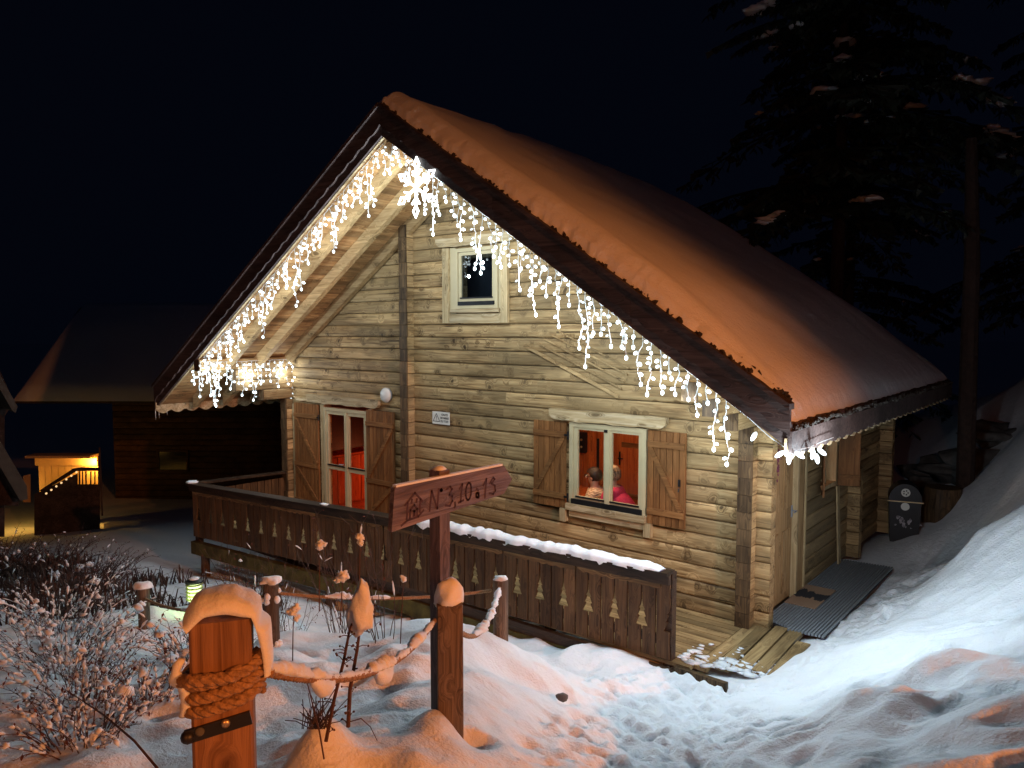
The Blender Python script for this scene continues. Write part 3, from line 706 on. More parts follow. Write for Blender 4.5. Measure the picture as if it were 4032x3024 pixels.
# ---- the room behind the ground floor openings
room = MB()
def quad(b, pts): b.raw(pts, [(0,1,2,3)])
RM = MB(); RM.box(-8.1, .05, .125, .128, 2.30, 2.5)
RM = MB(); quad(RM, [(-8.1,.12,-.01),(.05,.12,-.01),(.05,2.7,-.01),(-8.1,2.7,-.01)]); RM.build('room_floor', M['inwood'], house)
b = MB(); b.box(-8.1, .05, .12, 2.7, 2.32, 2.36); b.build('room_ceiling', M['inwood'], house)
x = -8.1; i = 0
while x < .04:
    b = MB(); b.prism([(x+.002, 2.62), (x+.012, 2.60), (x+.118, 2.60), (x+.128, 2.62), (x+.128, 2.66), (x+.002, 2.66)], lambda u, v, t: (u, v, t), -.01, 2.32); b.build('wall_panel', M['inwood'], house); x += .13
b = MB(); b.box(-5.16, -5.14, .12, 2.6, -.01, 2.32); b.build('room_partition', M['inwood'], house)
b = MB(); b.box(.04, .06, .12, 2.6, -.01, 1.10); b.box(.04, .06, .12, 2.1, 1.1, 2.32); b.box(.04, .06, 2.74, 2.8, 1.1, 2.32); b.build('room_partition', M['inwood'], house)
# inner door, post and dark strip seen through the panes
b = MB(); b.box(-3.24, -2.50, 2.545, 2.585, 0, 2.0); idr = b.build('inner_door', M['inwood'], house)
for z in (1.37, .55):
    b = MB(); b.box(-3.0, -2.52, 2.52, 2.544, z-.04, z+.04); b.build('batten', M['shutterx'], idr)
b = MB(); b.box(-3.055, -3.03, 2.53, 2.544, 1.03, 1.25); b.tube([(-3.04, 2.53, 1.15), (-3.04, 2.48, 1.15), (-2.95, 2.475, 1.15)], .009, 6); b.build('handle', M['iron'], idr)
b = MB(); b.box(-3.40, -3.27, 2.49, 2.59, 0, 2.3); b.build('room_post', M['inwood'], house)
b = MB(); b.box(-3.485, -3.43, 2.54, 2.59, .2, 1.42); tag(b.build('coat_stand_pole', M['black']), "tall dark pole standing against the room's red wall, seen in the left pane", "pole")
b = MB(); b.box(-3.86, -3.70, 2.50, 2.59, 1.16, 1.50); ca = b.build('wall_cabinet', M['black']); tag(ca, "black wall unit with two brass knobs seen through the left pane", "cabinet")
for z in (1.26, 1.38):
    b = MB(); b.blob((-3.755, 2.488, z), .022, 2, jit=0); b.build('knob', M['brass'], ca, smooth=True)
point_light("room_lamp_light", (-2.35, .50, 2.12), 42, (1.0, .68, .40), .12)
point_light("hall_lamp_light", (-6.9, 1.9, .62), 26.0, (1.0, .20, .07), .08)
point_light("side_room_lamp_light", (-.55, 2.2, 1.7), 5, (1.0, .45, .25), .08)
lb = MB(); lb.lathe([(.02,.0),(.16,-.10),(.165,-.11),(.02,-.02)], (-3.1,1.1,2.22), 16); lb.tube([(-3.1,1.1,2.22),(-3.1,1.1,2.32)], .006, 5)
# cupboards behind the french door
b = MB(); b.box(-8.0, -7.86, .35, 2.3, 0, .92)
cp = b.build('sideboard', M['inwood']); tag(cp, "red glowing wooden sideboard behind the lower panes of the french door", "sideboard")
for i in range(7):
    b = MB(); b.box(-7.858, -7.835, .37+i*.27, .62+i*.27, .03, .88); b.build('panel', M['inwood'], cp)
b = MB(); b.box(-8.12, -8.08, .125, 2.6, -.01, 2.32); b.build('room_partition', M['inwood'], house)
b = MB(); b.box(-8.07, -8.04, .30, 2.5, .98, 2.0); b.build('dark_sheet', M['black'], house)  # black sheet added so the upper french door panes stay dark

# ------------------------------------------------------------------ people and chairs at the table inside
def person(name, label, hip, head, face_dir, sweater, hair, lean=0.0, reach=.36, glasses=False, shoulder=.19, pattern=False, longhair=False):
    root = thing(name, label, 'person', (hip[0], hip[1], 0))
    F = Vector((math.cos(face_dir), math.sin(face_dir), 0)); Rt = Vector((F.y, -F.x, 0)); Z = Vector((0,0,1))
    hip = Vector(hip); hd = Vector(head); neck = hd - Z*.14 - F*.03; chest = hip.lerp(neck, .62) - F*.02
    V = []; E = []; Rr = []
    def av(p, r, par=None):
        V.append(tuple(p)); Rr.append(r)
        if par is not None: E.append((par, len(V)-1))
        return len(V)-1
    h = av(hip, (.15,.12)); bl = av(hip.lerp(neck, .3), (.145,.11), h); ch = av(chest, (.16,.12), bl); up_ = av(neck-Z*.07, (.11,.085), ch)
    nk = av(neck, (.052,.055), up_); hb = av(hd-Z*.04, (.075,.085), nk); ht = av(hd+Z*.045, (.078,.088), hb); av(hd+Z*.085, (.05,.055), ht)
    hands = []
    for s in (-1, 1):
        sh = av(neck-Z*.085+Rt*s*shoulder, (.062,.062), up_)
        el = av(neck-Z*.33+Rt*s*(shoulder+.04)+F*.10, (.045,.045), sh)
        wr = av(neck-Z*.36+Rt*s*.12+F*(reach), (.028,.028), el)
        hn = av(neck-Z*.355+Rt*s*.09+F*(reach+.07), (.036,.018), wr); hands.append((neck-Z*.355+Rt*s*.09+F*(reach+.08), s))
        kn = av(hip+Rt*s*.12+F*.42+Z*.0, (.07,.07), av(hip+Rt*s*.09+F*.06, (.10,.10), h))
        an = av(hip+Rt*s*.12+F*.40-Z*.38, (.045,.045), kn); av(hip+Rt*s*.12+F*.52-Z*.42, (.04,.035), an)
    m = bpy.data.meshes.new('body'); m.from_pydata(V, E, []); o = bpy.data.objects.new('body_tmp', m); sc.collection.objects.link(o)
    md = o.modifiers.new('s', 'SKIN'); sv = m.skin_vertices[0].data
    for i, r in enumerate(Rr): sv[i].radius = r; sv[i].use_root = (i == 0)
    s2 = o.modifiers.new('d', 'SUBSURF'); s2.levels = 2; s2.render_levels = 2
    dg = bpy.context.evaluated_depsgraph_get(); me = bpy.data.meshes.new_from_object(o.evaluated_get(dg)); bpy.data.objects.remove(o)
    b = MB(); b.v = [tuple(v.co) for v in me.vertices]; b.f = [tuple(p.vertices) for p in me.polygons]
    base_v = list(b.v); base_f = list(b.f)
    for hp, s in hands:      # five fingers rooted in the palm
        for k in range(4):
            st = hp + Rt*(k-1.5)*.018; b.tube([st-F*.03, st+F*.03, st+F*(.055+.006*(k in (1,2)))-Z*.012], [.009,.0085,.006], 6)
        st = hp - Rt*s*.035 - F*.04; b.tube([st+Rt*s*.01, st-Rt*s*.015+F*.03, st-Rt*s*.012+F*.055], [.010,.009,.007], 6)
    # face: nose, ears
    b.blob(hd+F*.098-Z*.012, .018, 1, (1,1,1.3), .0, 1)
    for s in (-1, 1): b.blob(hd+Rt*s*.083-F*.005-Z*.012, .026, 1, (.7,.6,1.1), .0, 2)
    body = b.build('body', M['skin'], root, smooth=True)
    e = MB()
    for s in (-1, 1): e.blob(hd+F*.088+Rt*s*.032+Z*.012, .011, 1, jit=0)
    e.build('eye', M['white'], root); e = MB(); e.bar(hd+F*.09-Rt*.022-Z*.055, hd+F*.09+Rt*.022-Z*.055, .006, .008); e.build('mouth', plain('lips', (.4,.12,.1), .5), root)
    # clothes: the body surface pushed outwards over torso and arms, and over the legs
    def clothes(nm, mat, test, off):
        bb = MB(); mp = {}
        nv = [Vector(v.normal) for v in me.vertices]
        for f in base_f:
            if all(test(Vector(base_v[i])) for i in f):
                ids = []
                for i in f:
                    if i not in mp:
                        mp[i] = len(bb.v); bb.v.append(tuple(Vector(base_v[i])+nv[i]*off))
                    ids.append(mp[i])
                bb.f.append(tuple(ids))
        return bb.build(nm, mat, root, smooth=True)
    top = neck.z - .01
    clothes('sweater', sweater, lambda p: p.z < top and not (p.z < hip.z+.06 and (p-hip).dot(F) > .08) and p.z > hip.z-.10 and (p-neck).dot(F) < reach+.01, .016)
    clothes('trousers', M['trouser'], lambda p: p.z < hip.z+.10 and p.z > hip.z-.38, .010)
    hb_ = MB()
    vs, fs = ICO[3]; keep = []; 
    for v in vs:
        q = Vector(v); r = .108*(1+(.05 if hair is M['hair_dark'] else .13)*mnoise.noise(q*6))
        keep.append(hd + Z*.028 - F*.018 + F*q.x*r*1.06 + Rt*q.y*r*.93 + Z*q.z*r*(1.02 if not longhair or q.z > 0 else 1.25))
    fsel = [f for f in fs if not all((Vector(vs[i]).x > .22 and vs[i][2] < .45) or vs[i][2] < -.62 or (vs[i][2] < -.1 and vs[i][0] > .05) for i in f)]
    hb_.raw(keep, fsel); hb_.build('hair', hair, root, smooth=True)
    if glasses:
        g = MB()
        for s in (-1, 1):
            g.tube([hd+F*.112+Rt*(s*.034+.026*math.cos(t))+Z*(.008+.022*math.sin(t)) for t in [k*math.pi/6 for k in range(13)]], .003, 5, cap=False)
            g.bar(hd+F*.108+Rt*s*.062+Z*.012, hd-F*.01+Rt*s*.088+Z*.012, .004, .005)
        g.build('glasses', M['iron'], root)
    return root
m, nt, bs = new_mat('knitted_yoke_sweater'); tc = N(nt, "ShaderNodeTexCoord"); sx = N(nt, "ShaderNodeSeparateXYZ"); nt.links.new(tc.outputs['Object'], sx.inputs[0])
wv = math_n(nt, 'SINE', math_n(nt, 'MULTIPLY', sx.outputs[0], 110.0)); zz = math_n(nt, 'ADD', math_n(nt, 'MULTIPLY', sx.outputs[2], 95.0), math_n(nt, 'MULTIPLY', wv, .8))
rp = ramp(nt, [(.55, (.74,.58,.42)), (.75, (.42,.30,.20))]); nt.links.new(math_n(nt, 'ABSOLUTE', math_n(nt, 'SINE', zz)), rp.inputs[0])
msk = math_n(nt, 'GREATER_THAN', sx.outputs[2], .93); nt.links.new(mixc(nt, msk, (.74,.58,.42), rp.outputs[0]), bs.inputs['Base Color']); bs.inputs['Roughness'].default_value = .9
M['nordic'] = m; M['pinkknit'] = plain('raspberry_knit', (.62,.045,.12), .9, noise=.15, nscale=70, bump=.4)
person('person', "person with short dark hair and glasses in a cream patterned sweater behind the left pane", (-2.30,.66,.47), (-2.40,.78,1.19), R(196), M['nordic'], M['hair_dark'], glasses=True, shoulder=.17)
person('person', "person with light hair in a raspberry pink sweater bending forward behind the right pane", (-1.62,.74,.47), (-2.08,.74,1.26), R(186), M['pinkknit'], M['hair_grey'], shoulder=.17, longhair=True)
def chair(x, y, a, label):
    c = thing('wooden_chair', label, 'chair', (x, y, 0), 'chairs at the table indoors'); T = Matrix.Translation((x, y, 0)) @ Matrix.Rotation(a, 4, 'Z')
    b = MB(); b.box(-.21, .21, -.21, .21, .43, .455, T); b.build('seat', M['door'], c)
    for sx_, sy_ in ((-1,-1),(1,-1),(-1,1),(1,1)):
        b = MB(); b.bar(T @ Vector((sx_*.18, sy_*.18, 0)), T @ Vector((sx_*.18, sy_*.18, .429 if sx_ > 0 else 1.0)), .035, .035, up=(0,1,0)); b.build('leg', M['door'], c)
    for z in (.72, .97):
        b = MB(); b.box(-.19, -.17, -.162, .162, z-.035, z+.035, T); b.build('back_rail', M['door'], c)
chair(-2.28, .66, R(172), "pine chair carrying the person in the cream sweater")
chair(-1.64, .74, R(165), "pine chair with a pale top rail under the person in pink")
t = thing('dining_table', "wooden table the two seated people lean on, indoors", 'table', (-2.95, 1.0, 0))
b = MB(); b.box(-3.5, -2.62, .45, 1.9, .72, .75); b.build('tabletop', M['inwood'], t)
for x_ in (-3.44, -2.68):
    for y_ in (.51, 1.84):
        b = MB(); b.box(x_-.035, x_+.035, y_-.035, y_+.035, 0, .72); b.build('leg', M['inwood'], t)

# ------------------------------------------------------------------ wall fittings
l = thing('round_wall_lamp', "round frosted white wall lamp above the french door's open shutter", 'lamp', (-5.69, -.04, 2.19))
b = MB(); b.lathe([(.115,0),(.115,.022),(.10,.03)], k=24); mm = b.mesh('lamp_base', M['metal'], True); o = inst('lamp_base', mm, l, (-5.69, -.037, 2.19), (R(90), 0, 0))
b = MB(); b.lathe([(.118,0)]+[(.118*math.cos(t), .06*math.sin(t)) for t in [k*math.pi/16 for k in range(1, 8)]]+[(.004,.061)], k=28); mm = b.mesh('lamp_shade', M['opal'], True); inst('lamp_shade', mm, l, (-5.69, -.068, 2.19), (R(90), 0, 0))
s = thing('warning_sign', "small white sign warning of snow falling from the roof, on the log wall", 'sign', (-4.51, -.05, 1.92))
b = MB(); b.box(-4.685, -4.335, -.050, -.044, 1.825, 2.01); b.build('sign_plate', M['white'], s)
def text(body, loc, size, rot, mat, parent, name='lettering', al='CENTER', ext=.0006):
    c = bpy.data.curves.new(name, 'FONT'); c.body = body; c.size = size; c.align_x = al; c.extrude = ext; c.materials.append(mat); c.offset = .0012
    o = bpy.data.objects.new(name, c); sc.collection.objects.link(o); me = bpy.data.meshes.new_from_object(o.evaluated_get(bpy.context.evaluated_depsgraph_get())); bpy.data.objects.remove(o)
    o = bpy.data.objects.new(name, me); o.location = loc; o.rotation_euler = rot; link(o, parent); return o
for i, tx in enumerate(("CHUTE", "DE NEIGE", "DU TOIT")): text(tx, (-4.435, -.0515, 1.955-.048*i), .040, (R(90), 0, 0), M['ink'], s)
b = MB()
tri = [(-4.668,1.865),(-4.532,1.865),(-4.60,1.98)]
for i in range(3):
    a, c = tri[i], tri[(i+1) % 3]; b.bar((a[0], -.0515, a[1]), (c[0], -.0515, c[1]), .0012, .009, up=(0,1,0) if False else (0,0,1))
b.box(-4.604,-4.596,-.0522,-.0508,1.90,1.945); b.box(-4.604,-4.596,-.0522,-.0508,1.878,1.890); b.build('warning_triangle', M['ink'], s)

# slanting slatted wooden frame hung on the wall behind the lights
tr_ = thing('slatted_frame', "slanting rack of five thin parallel wooden slats on the wall behind the lights", 'wall decoration', (-2.2, -.06, 2.75))
for i, (a_, b_) in enumerate((((-2.95,3.00),(-1.50,2.40)),((-2.72,3.03),(-1.46,2.50)),((-2.62,3.09),(-1.42,2.59)),((-2.50,3.14),(-1.38,2.67)),((-2.38,3.18),(-1.36,2.75)))):
    b = MB(); b.bar((a_[0], -.060, a_[1]), (b_[0], -.060, b_[1]), .016, .042 if i == 0 else .020); b.build('slat', M['log'], tr_)

# ------------------------------------------------------------------ deck, grating, mat
deck = thing('wooden_deck', "wooden terrace of narrow boards in front of the log wall", 'deck', (-4, -.8, 0))
for i in range(14):
    y1 = -.055-i*.124; y0 = y1-.113
    if y0 < -1.80: break
    xb = -8.3 if y0 > -1.5 else -8.3
    xr = .135
    if y0 < -1.42: xr = -3.2-(-y0-1.42)*11
    yy = 0
    b = MB(); b.box(-8.3, xr, y0, y1, -.035+random.random()*.002, 0.0+random.random()*.003); b.build('plank', M['deck'], deck)
for i, (xa, ya, yb) in enumerate(((.145,-1.22,-.0),(.300,-1.10,.02),(.455,-1.02,.10),(.610,-.98,.08),(.765,-1.0,-.18))):
    T = Matrix.Translation((xa+.07, ya, 0)) @ Matrix.Rotation(R(0 if i == 0 else 2.5), 4, 'Z')
    if i == 0: ya2, yb2 = -1.3, -.20
    b = MB(); b.box(-.070, .062, -.12, (yb-ya), -.03, .006+.004*i, T); b.build('plank', M['decky'], deck)
b = MB(); b.box(-8.3, .13, -1.50, -1.44, -.24, -.04); b.build('deck_beam', M['fencex'], deck)
mossy = plain('mossy_beam', (.10,.085,.02), .9, noise=.6, nscale=6, bump=.6)
b = MB(); b.bar((-8.35, -1.86, -.30), (-4.1, -1.50, -.28), .10, .20); b.bar((-4.1, -1.50, -.28), (-.9, -1.46, -.24), .10, .20); b.build('mossy_beam', mossy, deck)
for x_, y_ in ((-8.2,-1.8),(-6.6,-1.68),(-5.2,-1.6),(-3.6,-1.5),(-2.2,-1.48)):
    b = MB(); b.tube([(x_, y_+.05, -1.2), (x_, y_+.05, -.3)], .07, 8); b.build('deck_support', M['postgrey'], deck)
b = MB(); rnd = random.Random(77)
for i in range(110):
    u = rnd.random(); x_ = rnd.uniform(-.05,.78); y_ = -1.32+.75*abs(rnd.gauss(0,.30)) + .25*max(0, x_-.2)
    b.blob((x_, y_, .008), rnd.uniform(.008,.045)*(1 if y_ < -.95 else .6), 1, (1.5,1.2,.22), .5, i)
kind(b.build('snow_patches', M['capsnow'], deck, smooth=True), 'stuff')
g = thing('metal_grating', "ribbed grey metal grating leading along the side wall from the door", 'grating', (.5, 1.5, 0))
b = MB(); b.box(.24, .92, .10, 3.0, .001, .008); b.build('base_sheet', M['black'], g)  # black, so the gaps between the ribs look shaded
n = 20
for i in range(n):
    xx = .245+i*.034; y_a = .10+.35*max(0, (.55-xx)) if xx < .55 else .04+.12*(xx-.55); b = MB(); b.box(xx, xx+.019, y_a, 2.98+.10*(xx-.24), .0085, .032); b.build('rib', M['metal'], g)
mt = thing('door_mat', "worn pale doormat with a black smeared pattern at the entrance door", 'doormat', (.42, 1.1, .03))
m, nt, bs = new_mat('worn_mat'); tc = N(nt, "ShaderNodeTexCoord"); mpn = N(nt, "ShaderNodeMapping"); mpn.inputs['Scale'].default_value = (9, 2.2, 1); nz = N(nt, "ShaderNodeTexNoise", inp={'Scale': 1.3, 'Detail': 5})
nt.links.new(tc.outputs['Object'], mpn.inputs[0]); nt.links.new(mpn.outputs[0], nz.inputs[0]); sx = N(nt, "ShaderNodeSeparateXYZ"); nt.links.new(tc.outputs['Object'], sx.inputs[0])
band = math_n(nt, 'SUBTRACT', 1.0, math_n(nt, 'MULTIPLY', math_n(nt, 'ABSOLUTE', math_n(nt, 'SUBTRACT', sx.outputs[1], 1.22)), 4.2)); bb_ = math_n(nt, 'ADD', band, math_n(nt, 'MULTIPLY', math_n(nt, 'SUBTRACT', nz.outputs[0], .5), 1.6))
rp = ramp(nt, [(.40, (.30,.19,.12)), (.47, (.02,.02,.025))]); nt.links.new(bb_, rp.inputs[0]); nt.links.new(rp.outputs[0], bs.inputs['Base Color']); bs.inputs['Roughness'].default_value = .95
b = MB(); b.box(.25, .60, .80, 1.58, .028, .042); b.build('mat_body', m, mt)

# ------------------------------------------------------------------ balustrade with fir tree cut-outs
bal = thing('balustrade', "brown plank balustrade with fir tree cut-outs round the terrace", 'balustrade', (-4, -1.5, 0))
def tree_half(sgn, w):
    # half outline from the top of the cut-out down: (distance in from the plank edge, height above plank bottom)
    pts = [(.0,.53),(.010,.475),(.030,.440),(.014,.432),(.041,.37),(.022,.362),(.054,.292),(.060,.272),(.004,.270)]
    return pts
def plank_mesh(w, h, edge, half=True):
    # plank in local coords: u across (0..w), z up (0..h); the tree bites into the edge 'edge' (0 left, 1 right)
    H0 = h
    if edge is None: poly = [(0,0),(w,0),(w,H0),(0,H0)]
    else:
        t = tree_half(1, w)
        if edge == 1: poly = [(0,0),(w,0)]+[(w-a, z) for a, z in reversed(t)]+[(w, H0),(0, H0)]
        else: poly = [(0,0),(w,0),(w,H0),(0,H0)]+[(a, z) for a, z in t]
    b = MB(); b.prism(poly, lambda u, z, t: (u, t, z), 0, .022); return b.mesh('plank', M['fence'])
PW = .139; PH = .74
PM = {0: plank_mesh(PW, PH, 0), 1: plank_mesh(PW, PH, 1)}
FS = [Vector((-8.33,-1.87,.75)), Vector((-4.10,-1.52,.83)), Vector((-.06,-1.43,.895))]
cnt = 0
for A, B in ((FS[0], FS[1]), (FS[1], FS[2])):
    d = B-A; L_ = math.hypot(d.x, d.y); ang = math.atan2(d.y, d.x); n = int(L_/.154); st = L_/n
    for i in range(n):
        p = A + d*((i*st+.004)/L_); 
        inst('plank', PM[(cnt+1) % 2], bal, (p.x, p.y, p.z-.87+random.uniform(-.004,.004)), (0, random.uniform(-.003,.003), ang)); cnt += 1
    nrm = Vector((d.y, -d.x, 0)).normalized()
    # rails
    for (off, zc, w_, h_, nm, mt_) in ((-.035, -.62-.08, .045, .09, 'rail', M['fencex']), (-.035, -.22, .045, .09, 'rail', M['fencex'])):
        b = MB(); b.bar(A+Vector((0,0,zc))+nrm*off, B+Vector((0,0,zc))+nrm*off, w_, h_); b.build(nm, mt_, bal)
    b = MB(); b.bar(A+Vector((0,0,-.012))+nrm*.01, B+Vector((0,0,-.012))+nrm*.01, .17, .032); b.build('handrail', M['fencex'], bal)
    b = MB(); b.bar(A+Vector((0,0,-.075))+nrm*.035, B+Vector((0,0,-.075))+nrm*.035, .05, .09); b.build('handrail_beam', M['fencex'], bal)
    # scalloped boards under the handrail, in lengths
    k = 0; s0 = .05
    while s0 < L_-.2:
        s1 = min(s0+.95, L_-.02); nn = 40; top = []; bot = []
        for j in range(nn+1):
            q = s0+(s1-s0)*j/nn; top.append((q, -.122)); bot.append((q, -.165-.018*abs(math.sin(math.pi*(q-s0)/.118))))
        b = MB(); b.strip(top, bot, lambda u, z, t: tuple(A+d*(u/L_)+nrm*(.012+t)+Vector((0,0,z))), 0, .02)
        b.build('scalloped_board', M['scallop'], bal); s0 = s1+.03
for p in (Vector((-.11,-1.40,0)), Vector((-4.1,-1.48,0)), Vector((-8.30,-1.83,0)), Vector((-1.55,-1.40,0))):
    t_ = .87 if p.x > -1 else (.80 if p.x > -5 else .72)
    b = MB(); b.box(p.x-.045, p.x+.045, p.y, p.y+.09, -.25, t_); b.build('post', M['fencex'], bal)
# return of the balustrade to the house
b = MB(); b.bar((-8.33,-1.87,.738), (-8.30,-.03,.675), .13, .035); b.build('handrail', M['fencex'], bal)
for i in range(13):
    y = -1.80+i*.138; b = MB(); b.box(-8.345, -8.322, y, y+.126, -.10, .60-.002*i); b.build('plank', M['fence'], bal)
# snow lying on the handrail
def snow_ridge(pts, w, h, seed, name, label=None, parent=None, k=10, lump=.35, mat=None, drip=0.0):
    b = MB(); n = len(pts); base = 0
    for i, p in enumerate(pts):
        p = Vector(p); d = Vector(pts[min(i+1, n-1)])-Vector(pts[max(i-1, 0)]); d.z = 0; d.normalize(); nn = Vector((d.y, -d.x, 0))
        e = min(1, min(i, n-1-i)/3.0+.15)
        hh = h*e*(1+lump*2*mnoise.noise(Vector((i*.31, seed, 0)))); ww = w*(.6+.4*e)*(1+lump*mnoise.noise(Vector((i*.23, seed, 5))))
        for j in range(k+1):
            t = math.pi*j/k; sag = -drip*max(0, mnoise.noise(Vector((i*.42, seed, 9))))*(1 if j == 0 else 0)
            b.v.append(tuple(p + nn*math.cos(t)*ww/2 + Vector((0,0,math.sin(t)**.8*hh + sag + (-.012 if j in (0, k) else 0)))))
        if i:
            for j in range(k): a = (i-1)*(k+1)+j; b.f.append((a, a+1, a+k+2, a+k+1))
    b.f.append(tuple(range(k+1))); b.f.append(tuple(range((n-1)*(k+1), n*(k+1)))[::-1])
    o = b.build(name, mat or M['capsnow'], parent, smooth=True)
    return o
pts = []
for i in range(120):
    t = i/119; p = Vector((-3.62,-1.515,.838)).lerp(Vector((-.14,-1.437,.893)), t); pts.append(tuple(p+Vector((0,-.012+.01*math.sin(i*.4),.006))))
snow_ridge(pts, .165, .062, 3.3, 'snow_on_handrail', parent=bal, drip=.09)
b = MB(); b.blob((-8.32,-1.87,.765), .09, 2, (1.2,1,.3), .2, 4); b.build('snow_on_handrail', M['capsnow'], bal, smooth=True)
b = MB(); b.blob((-5.2,-1.63,.825), .05, 2, (1.6,1,.25), .2, 5); b.build('snow_on_handrail', M['capsnow'], bal, smooth=True)

# ------------------------------------------------------------------ icicle lights and snowflake
bulb_m = MB().blob((0,0,-.012), .0172, 2, (1,1,1.5), 0, 0).mesh('bulb', M['led'], True)
bulb_s = MB().blob((0,0,-.008), .0150, 2, (1,1,1.5), 0, 0).mesh('bulb', M['led'], True)
bulb_d = MB().blob((0,0,-.010), .0125, 1, (1,1,1.6), 0, 0).mesh('bulb', M['leddim'], True)
bulb_l = MB().blob((0,0,-.04), .019, 2, (1,1,2.5), 0, 0).mesh('bulb', M['led'], True)
def icicle_string(label, path, lens, step, seed, yjit=.02):
    t = thing('icicle_light_string', label, 'string lights', path(0)); rnd = random.Random(seed)
    w_ = MB(); L_ = lens; nb = 0; n = int(1/step); pts = [Vector(path(min(1, k/(n*2)))) + Vector((0, 0, rnd.uniform(-.008,.008))) for k in range(n*2+1)]
    w_.tube(pts, .0035, 4)
    pat = [.22,.42,.30,.58,.26,.46,.70,.34]
    for k in range(n+1):
        u = k/n; p = Vector(path(u)); ln = pat[(k*3+seed) % 8]*L_(u)*rnd.uniform(.8,1.15); seg = .050
        q = p.copy(); line = [q.copy()]; dirx = rnd.uniform(0, 6.28); m_ = max(2, int(ln/seg))
        for i in range(m_):
            q = q + Vector((rnd.gauss(0,.011), rnd.gauss(0,.011), -seg*rnd.uniform(.8,1.1))); line.append(q.copy())
            if i % 2 == 0 or i == m_-1 or rnd.random() < .30:
                if nb < 298:
                    a = rnd.uniform(0, 6.28); tilt = rnd.uniform(.6, 1.6) if i < m_-1 else 0
                    off = Vector((math.cos(a), math.sin(a), -.3))*.021 if i < m_-1 else Vector((0,0,-.004))
                    ms_ = rnd.choice((bulb_m, bulb_m, bulb_s, bulb_d)) if i < m_-1 else bulb_m
                    inst('bulb', ms_, t, q+off, (tilt*math.sin(a), -tilt*math.cos(a), 0)); nb += 1
        w_.tube(line, .0044, 4, cap=False)
    w_.build('cable', M['wire'], t)
    return t
def pl_left(u):
    x = (RX-.06)+(-8.50-(RX-.06))*u; return (x, yfr(x)+.055, zsof(x)-.03)
def pl_right(u):
    x = (RX+.10)+(.52-RX-.10)*u; return (x, yfr(x)+.055, zsof(x)-.03)
def pl_beam(u):
    return (-8.19, -1.74+1.70*u, 2.70-.02*math.sin(u*3.14))
icicle_string("icicle lights along the left roof edge from the peak down to the beam end", pl_left, lambda u: 1.05, 1/47, 5)
icicle_string("icicle lights along the upper right roof edge, from the peak past the gable window", lambda u: pl_right(u*.497), lambda u: 1.0+.15*u, 1/22, 9)
icicle_string("icicle lights along the lower right roof edge, above the ground floor window to the corner", lambda u: pl_right(.503+.497*u), lambda u: 1.2-.42*u, 1/23, 17)
icicle_string("icicle lights hung level along the protruding left wall beam", pl_beam, lambda u: 1.25, 1/19, 13)
cs = thing('corner_light_string', "short run of long bright led tubes at the roof's right corner", 'string lights', (.9, -1.6, 2.3))
w_ = MB(); cl = [Vector((.50,-1.58,2.60)), Vector((.72,-1.60,2.46)), Vector((.93,-1.62,2.30)), Vector((1.10,-1.60,2.20)), Vector((1.17,-1.35,2.21)), Vector((1.17,-1.0,2.22)), Vector((1.17,-.7,2.22))]
w_.tube(cl, .004, 4); w_.build('cable', M['wire'], cs)
for (p, r_) in (((.80,-1.60,2.33),(0,.5,0)), ((1.06,-1.66,2.20),(0,.9,.2)), ((1.10,-1.66,2.18),(.1,0,0)), ((1.14,-1.62,2.20),(.1,-1.0,0)), ((1.18,-1.28,2.18),(0,.15,0)), ((1.19,-1.20,2.18),(0,-.9,.5)), ((1.19,-1.24,2.14),(0,-.2,.5))):
    inst('bulb', bulb_l, cs, p, r_)
# neon snowflake hanging under the peak
sf = thing('snowflake_light', "large glowing white snowflake hanging below the roof peak", 'snowflake light', (-3.29, -1.66, 4.9))
fl = MB(); C0 = Vector((-3.29, -1.66, 4.86))
def P3(r, a): return C0 + Vector((math.sin(a)*r, 0, math.cos(a)*r))
for k in range(6):
    a = k*math.pi/3+R(2); fl.tube([C0, P3(.22, a)], .013, 6)
    def L2(r, s): return P3(r, a) + Vector((math.sin(a+math.pi/2)*s, 0, math.cos(a+math.pi/2)*s))
    fl.tube([L2(.21,0), L2(.27,.042), L2(.345,0), L2(.27,-.042), L2(.21,0)], .0125, 6)
    for s in (-1, 1): fl.tube([L2(.12, 0), L2(.19, s*.065)], .0125, 6)
fl.build('light_tube', M['tube'], sf, smooth=True)
b = MB(); b.tube([P3(.34, 0), (-3.29, -1.64, zsof(-3.29)-.0)], .003, 4); b.build('hanger', M['wire'], sf)
# the light these strings give
lights = []
for u in np.linspace(.03, .97, 14): p = Vector(pl_left(u)); lights.append((p+Vector((0,-.05,-.46)), 5.4))
for u in np.linspace(.03, .97, 16): p = Vector(pl_right(u)); lights.append((p+Vector((0,-.05,-.46)), 15-2*u))
for u in (.15, .5, .88): p = Vector(pl_beam(u)); lights.append((p+Vector((.05,0,-.26)), 3.5))
lights.append((Vector((-3.29,-1.58,4.70)), 24)); lights.append((Vector((1.16,-1.76,2.08)), 22)); lights.append((Vector((1.36,-1.05,1.93)), 54))
for p, w_ in lights: point_light("led_glow_light", p, w_*P_LED, LED, .03)

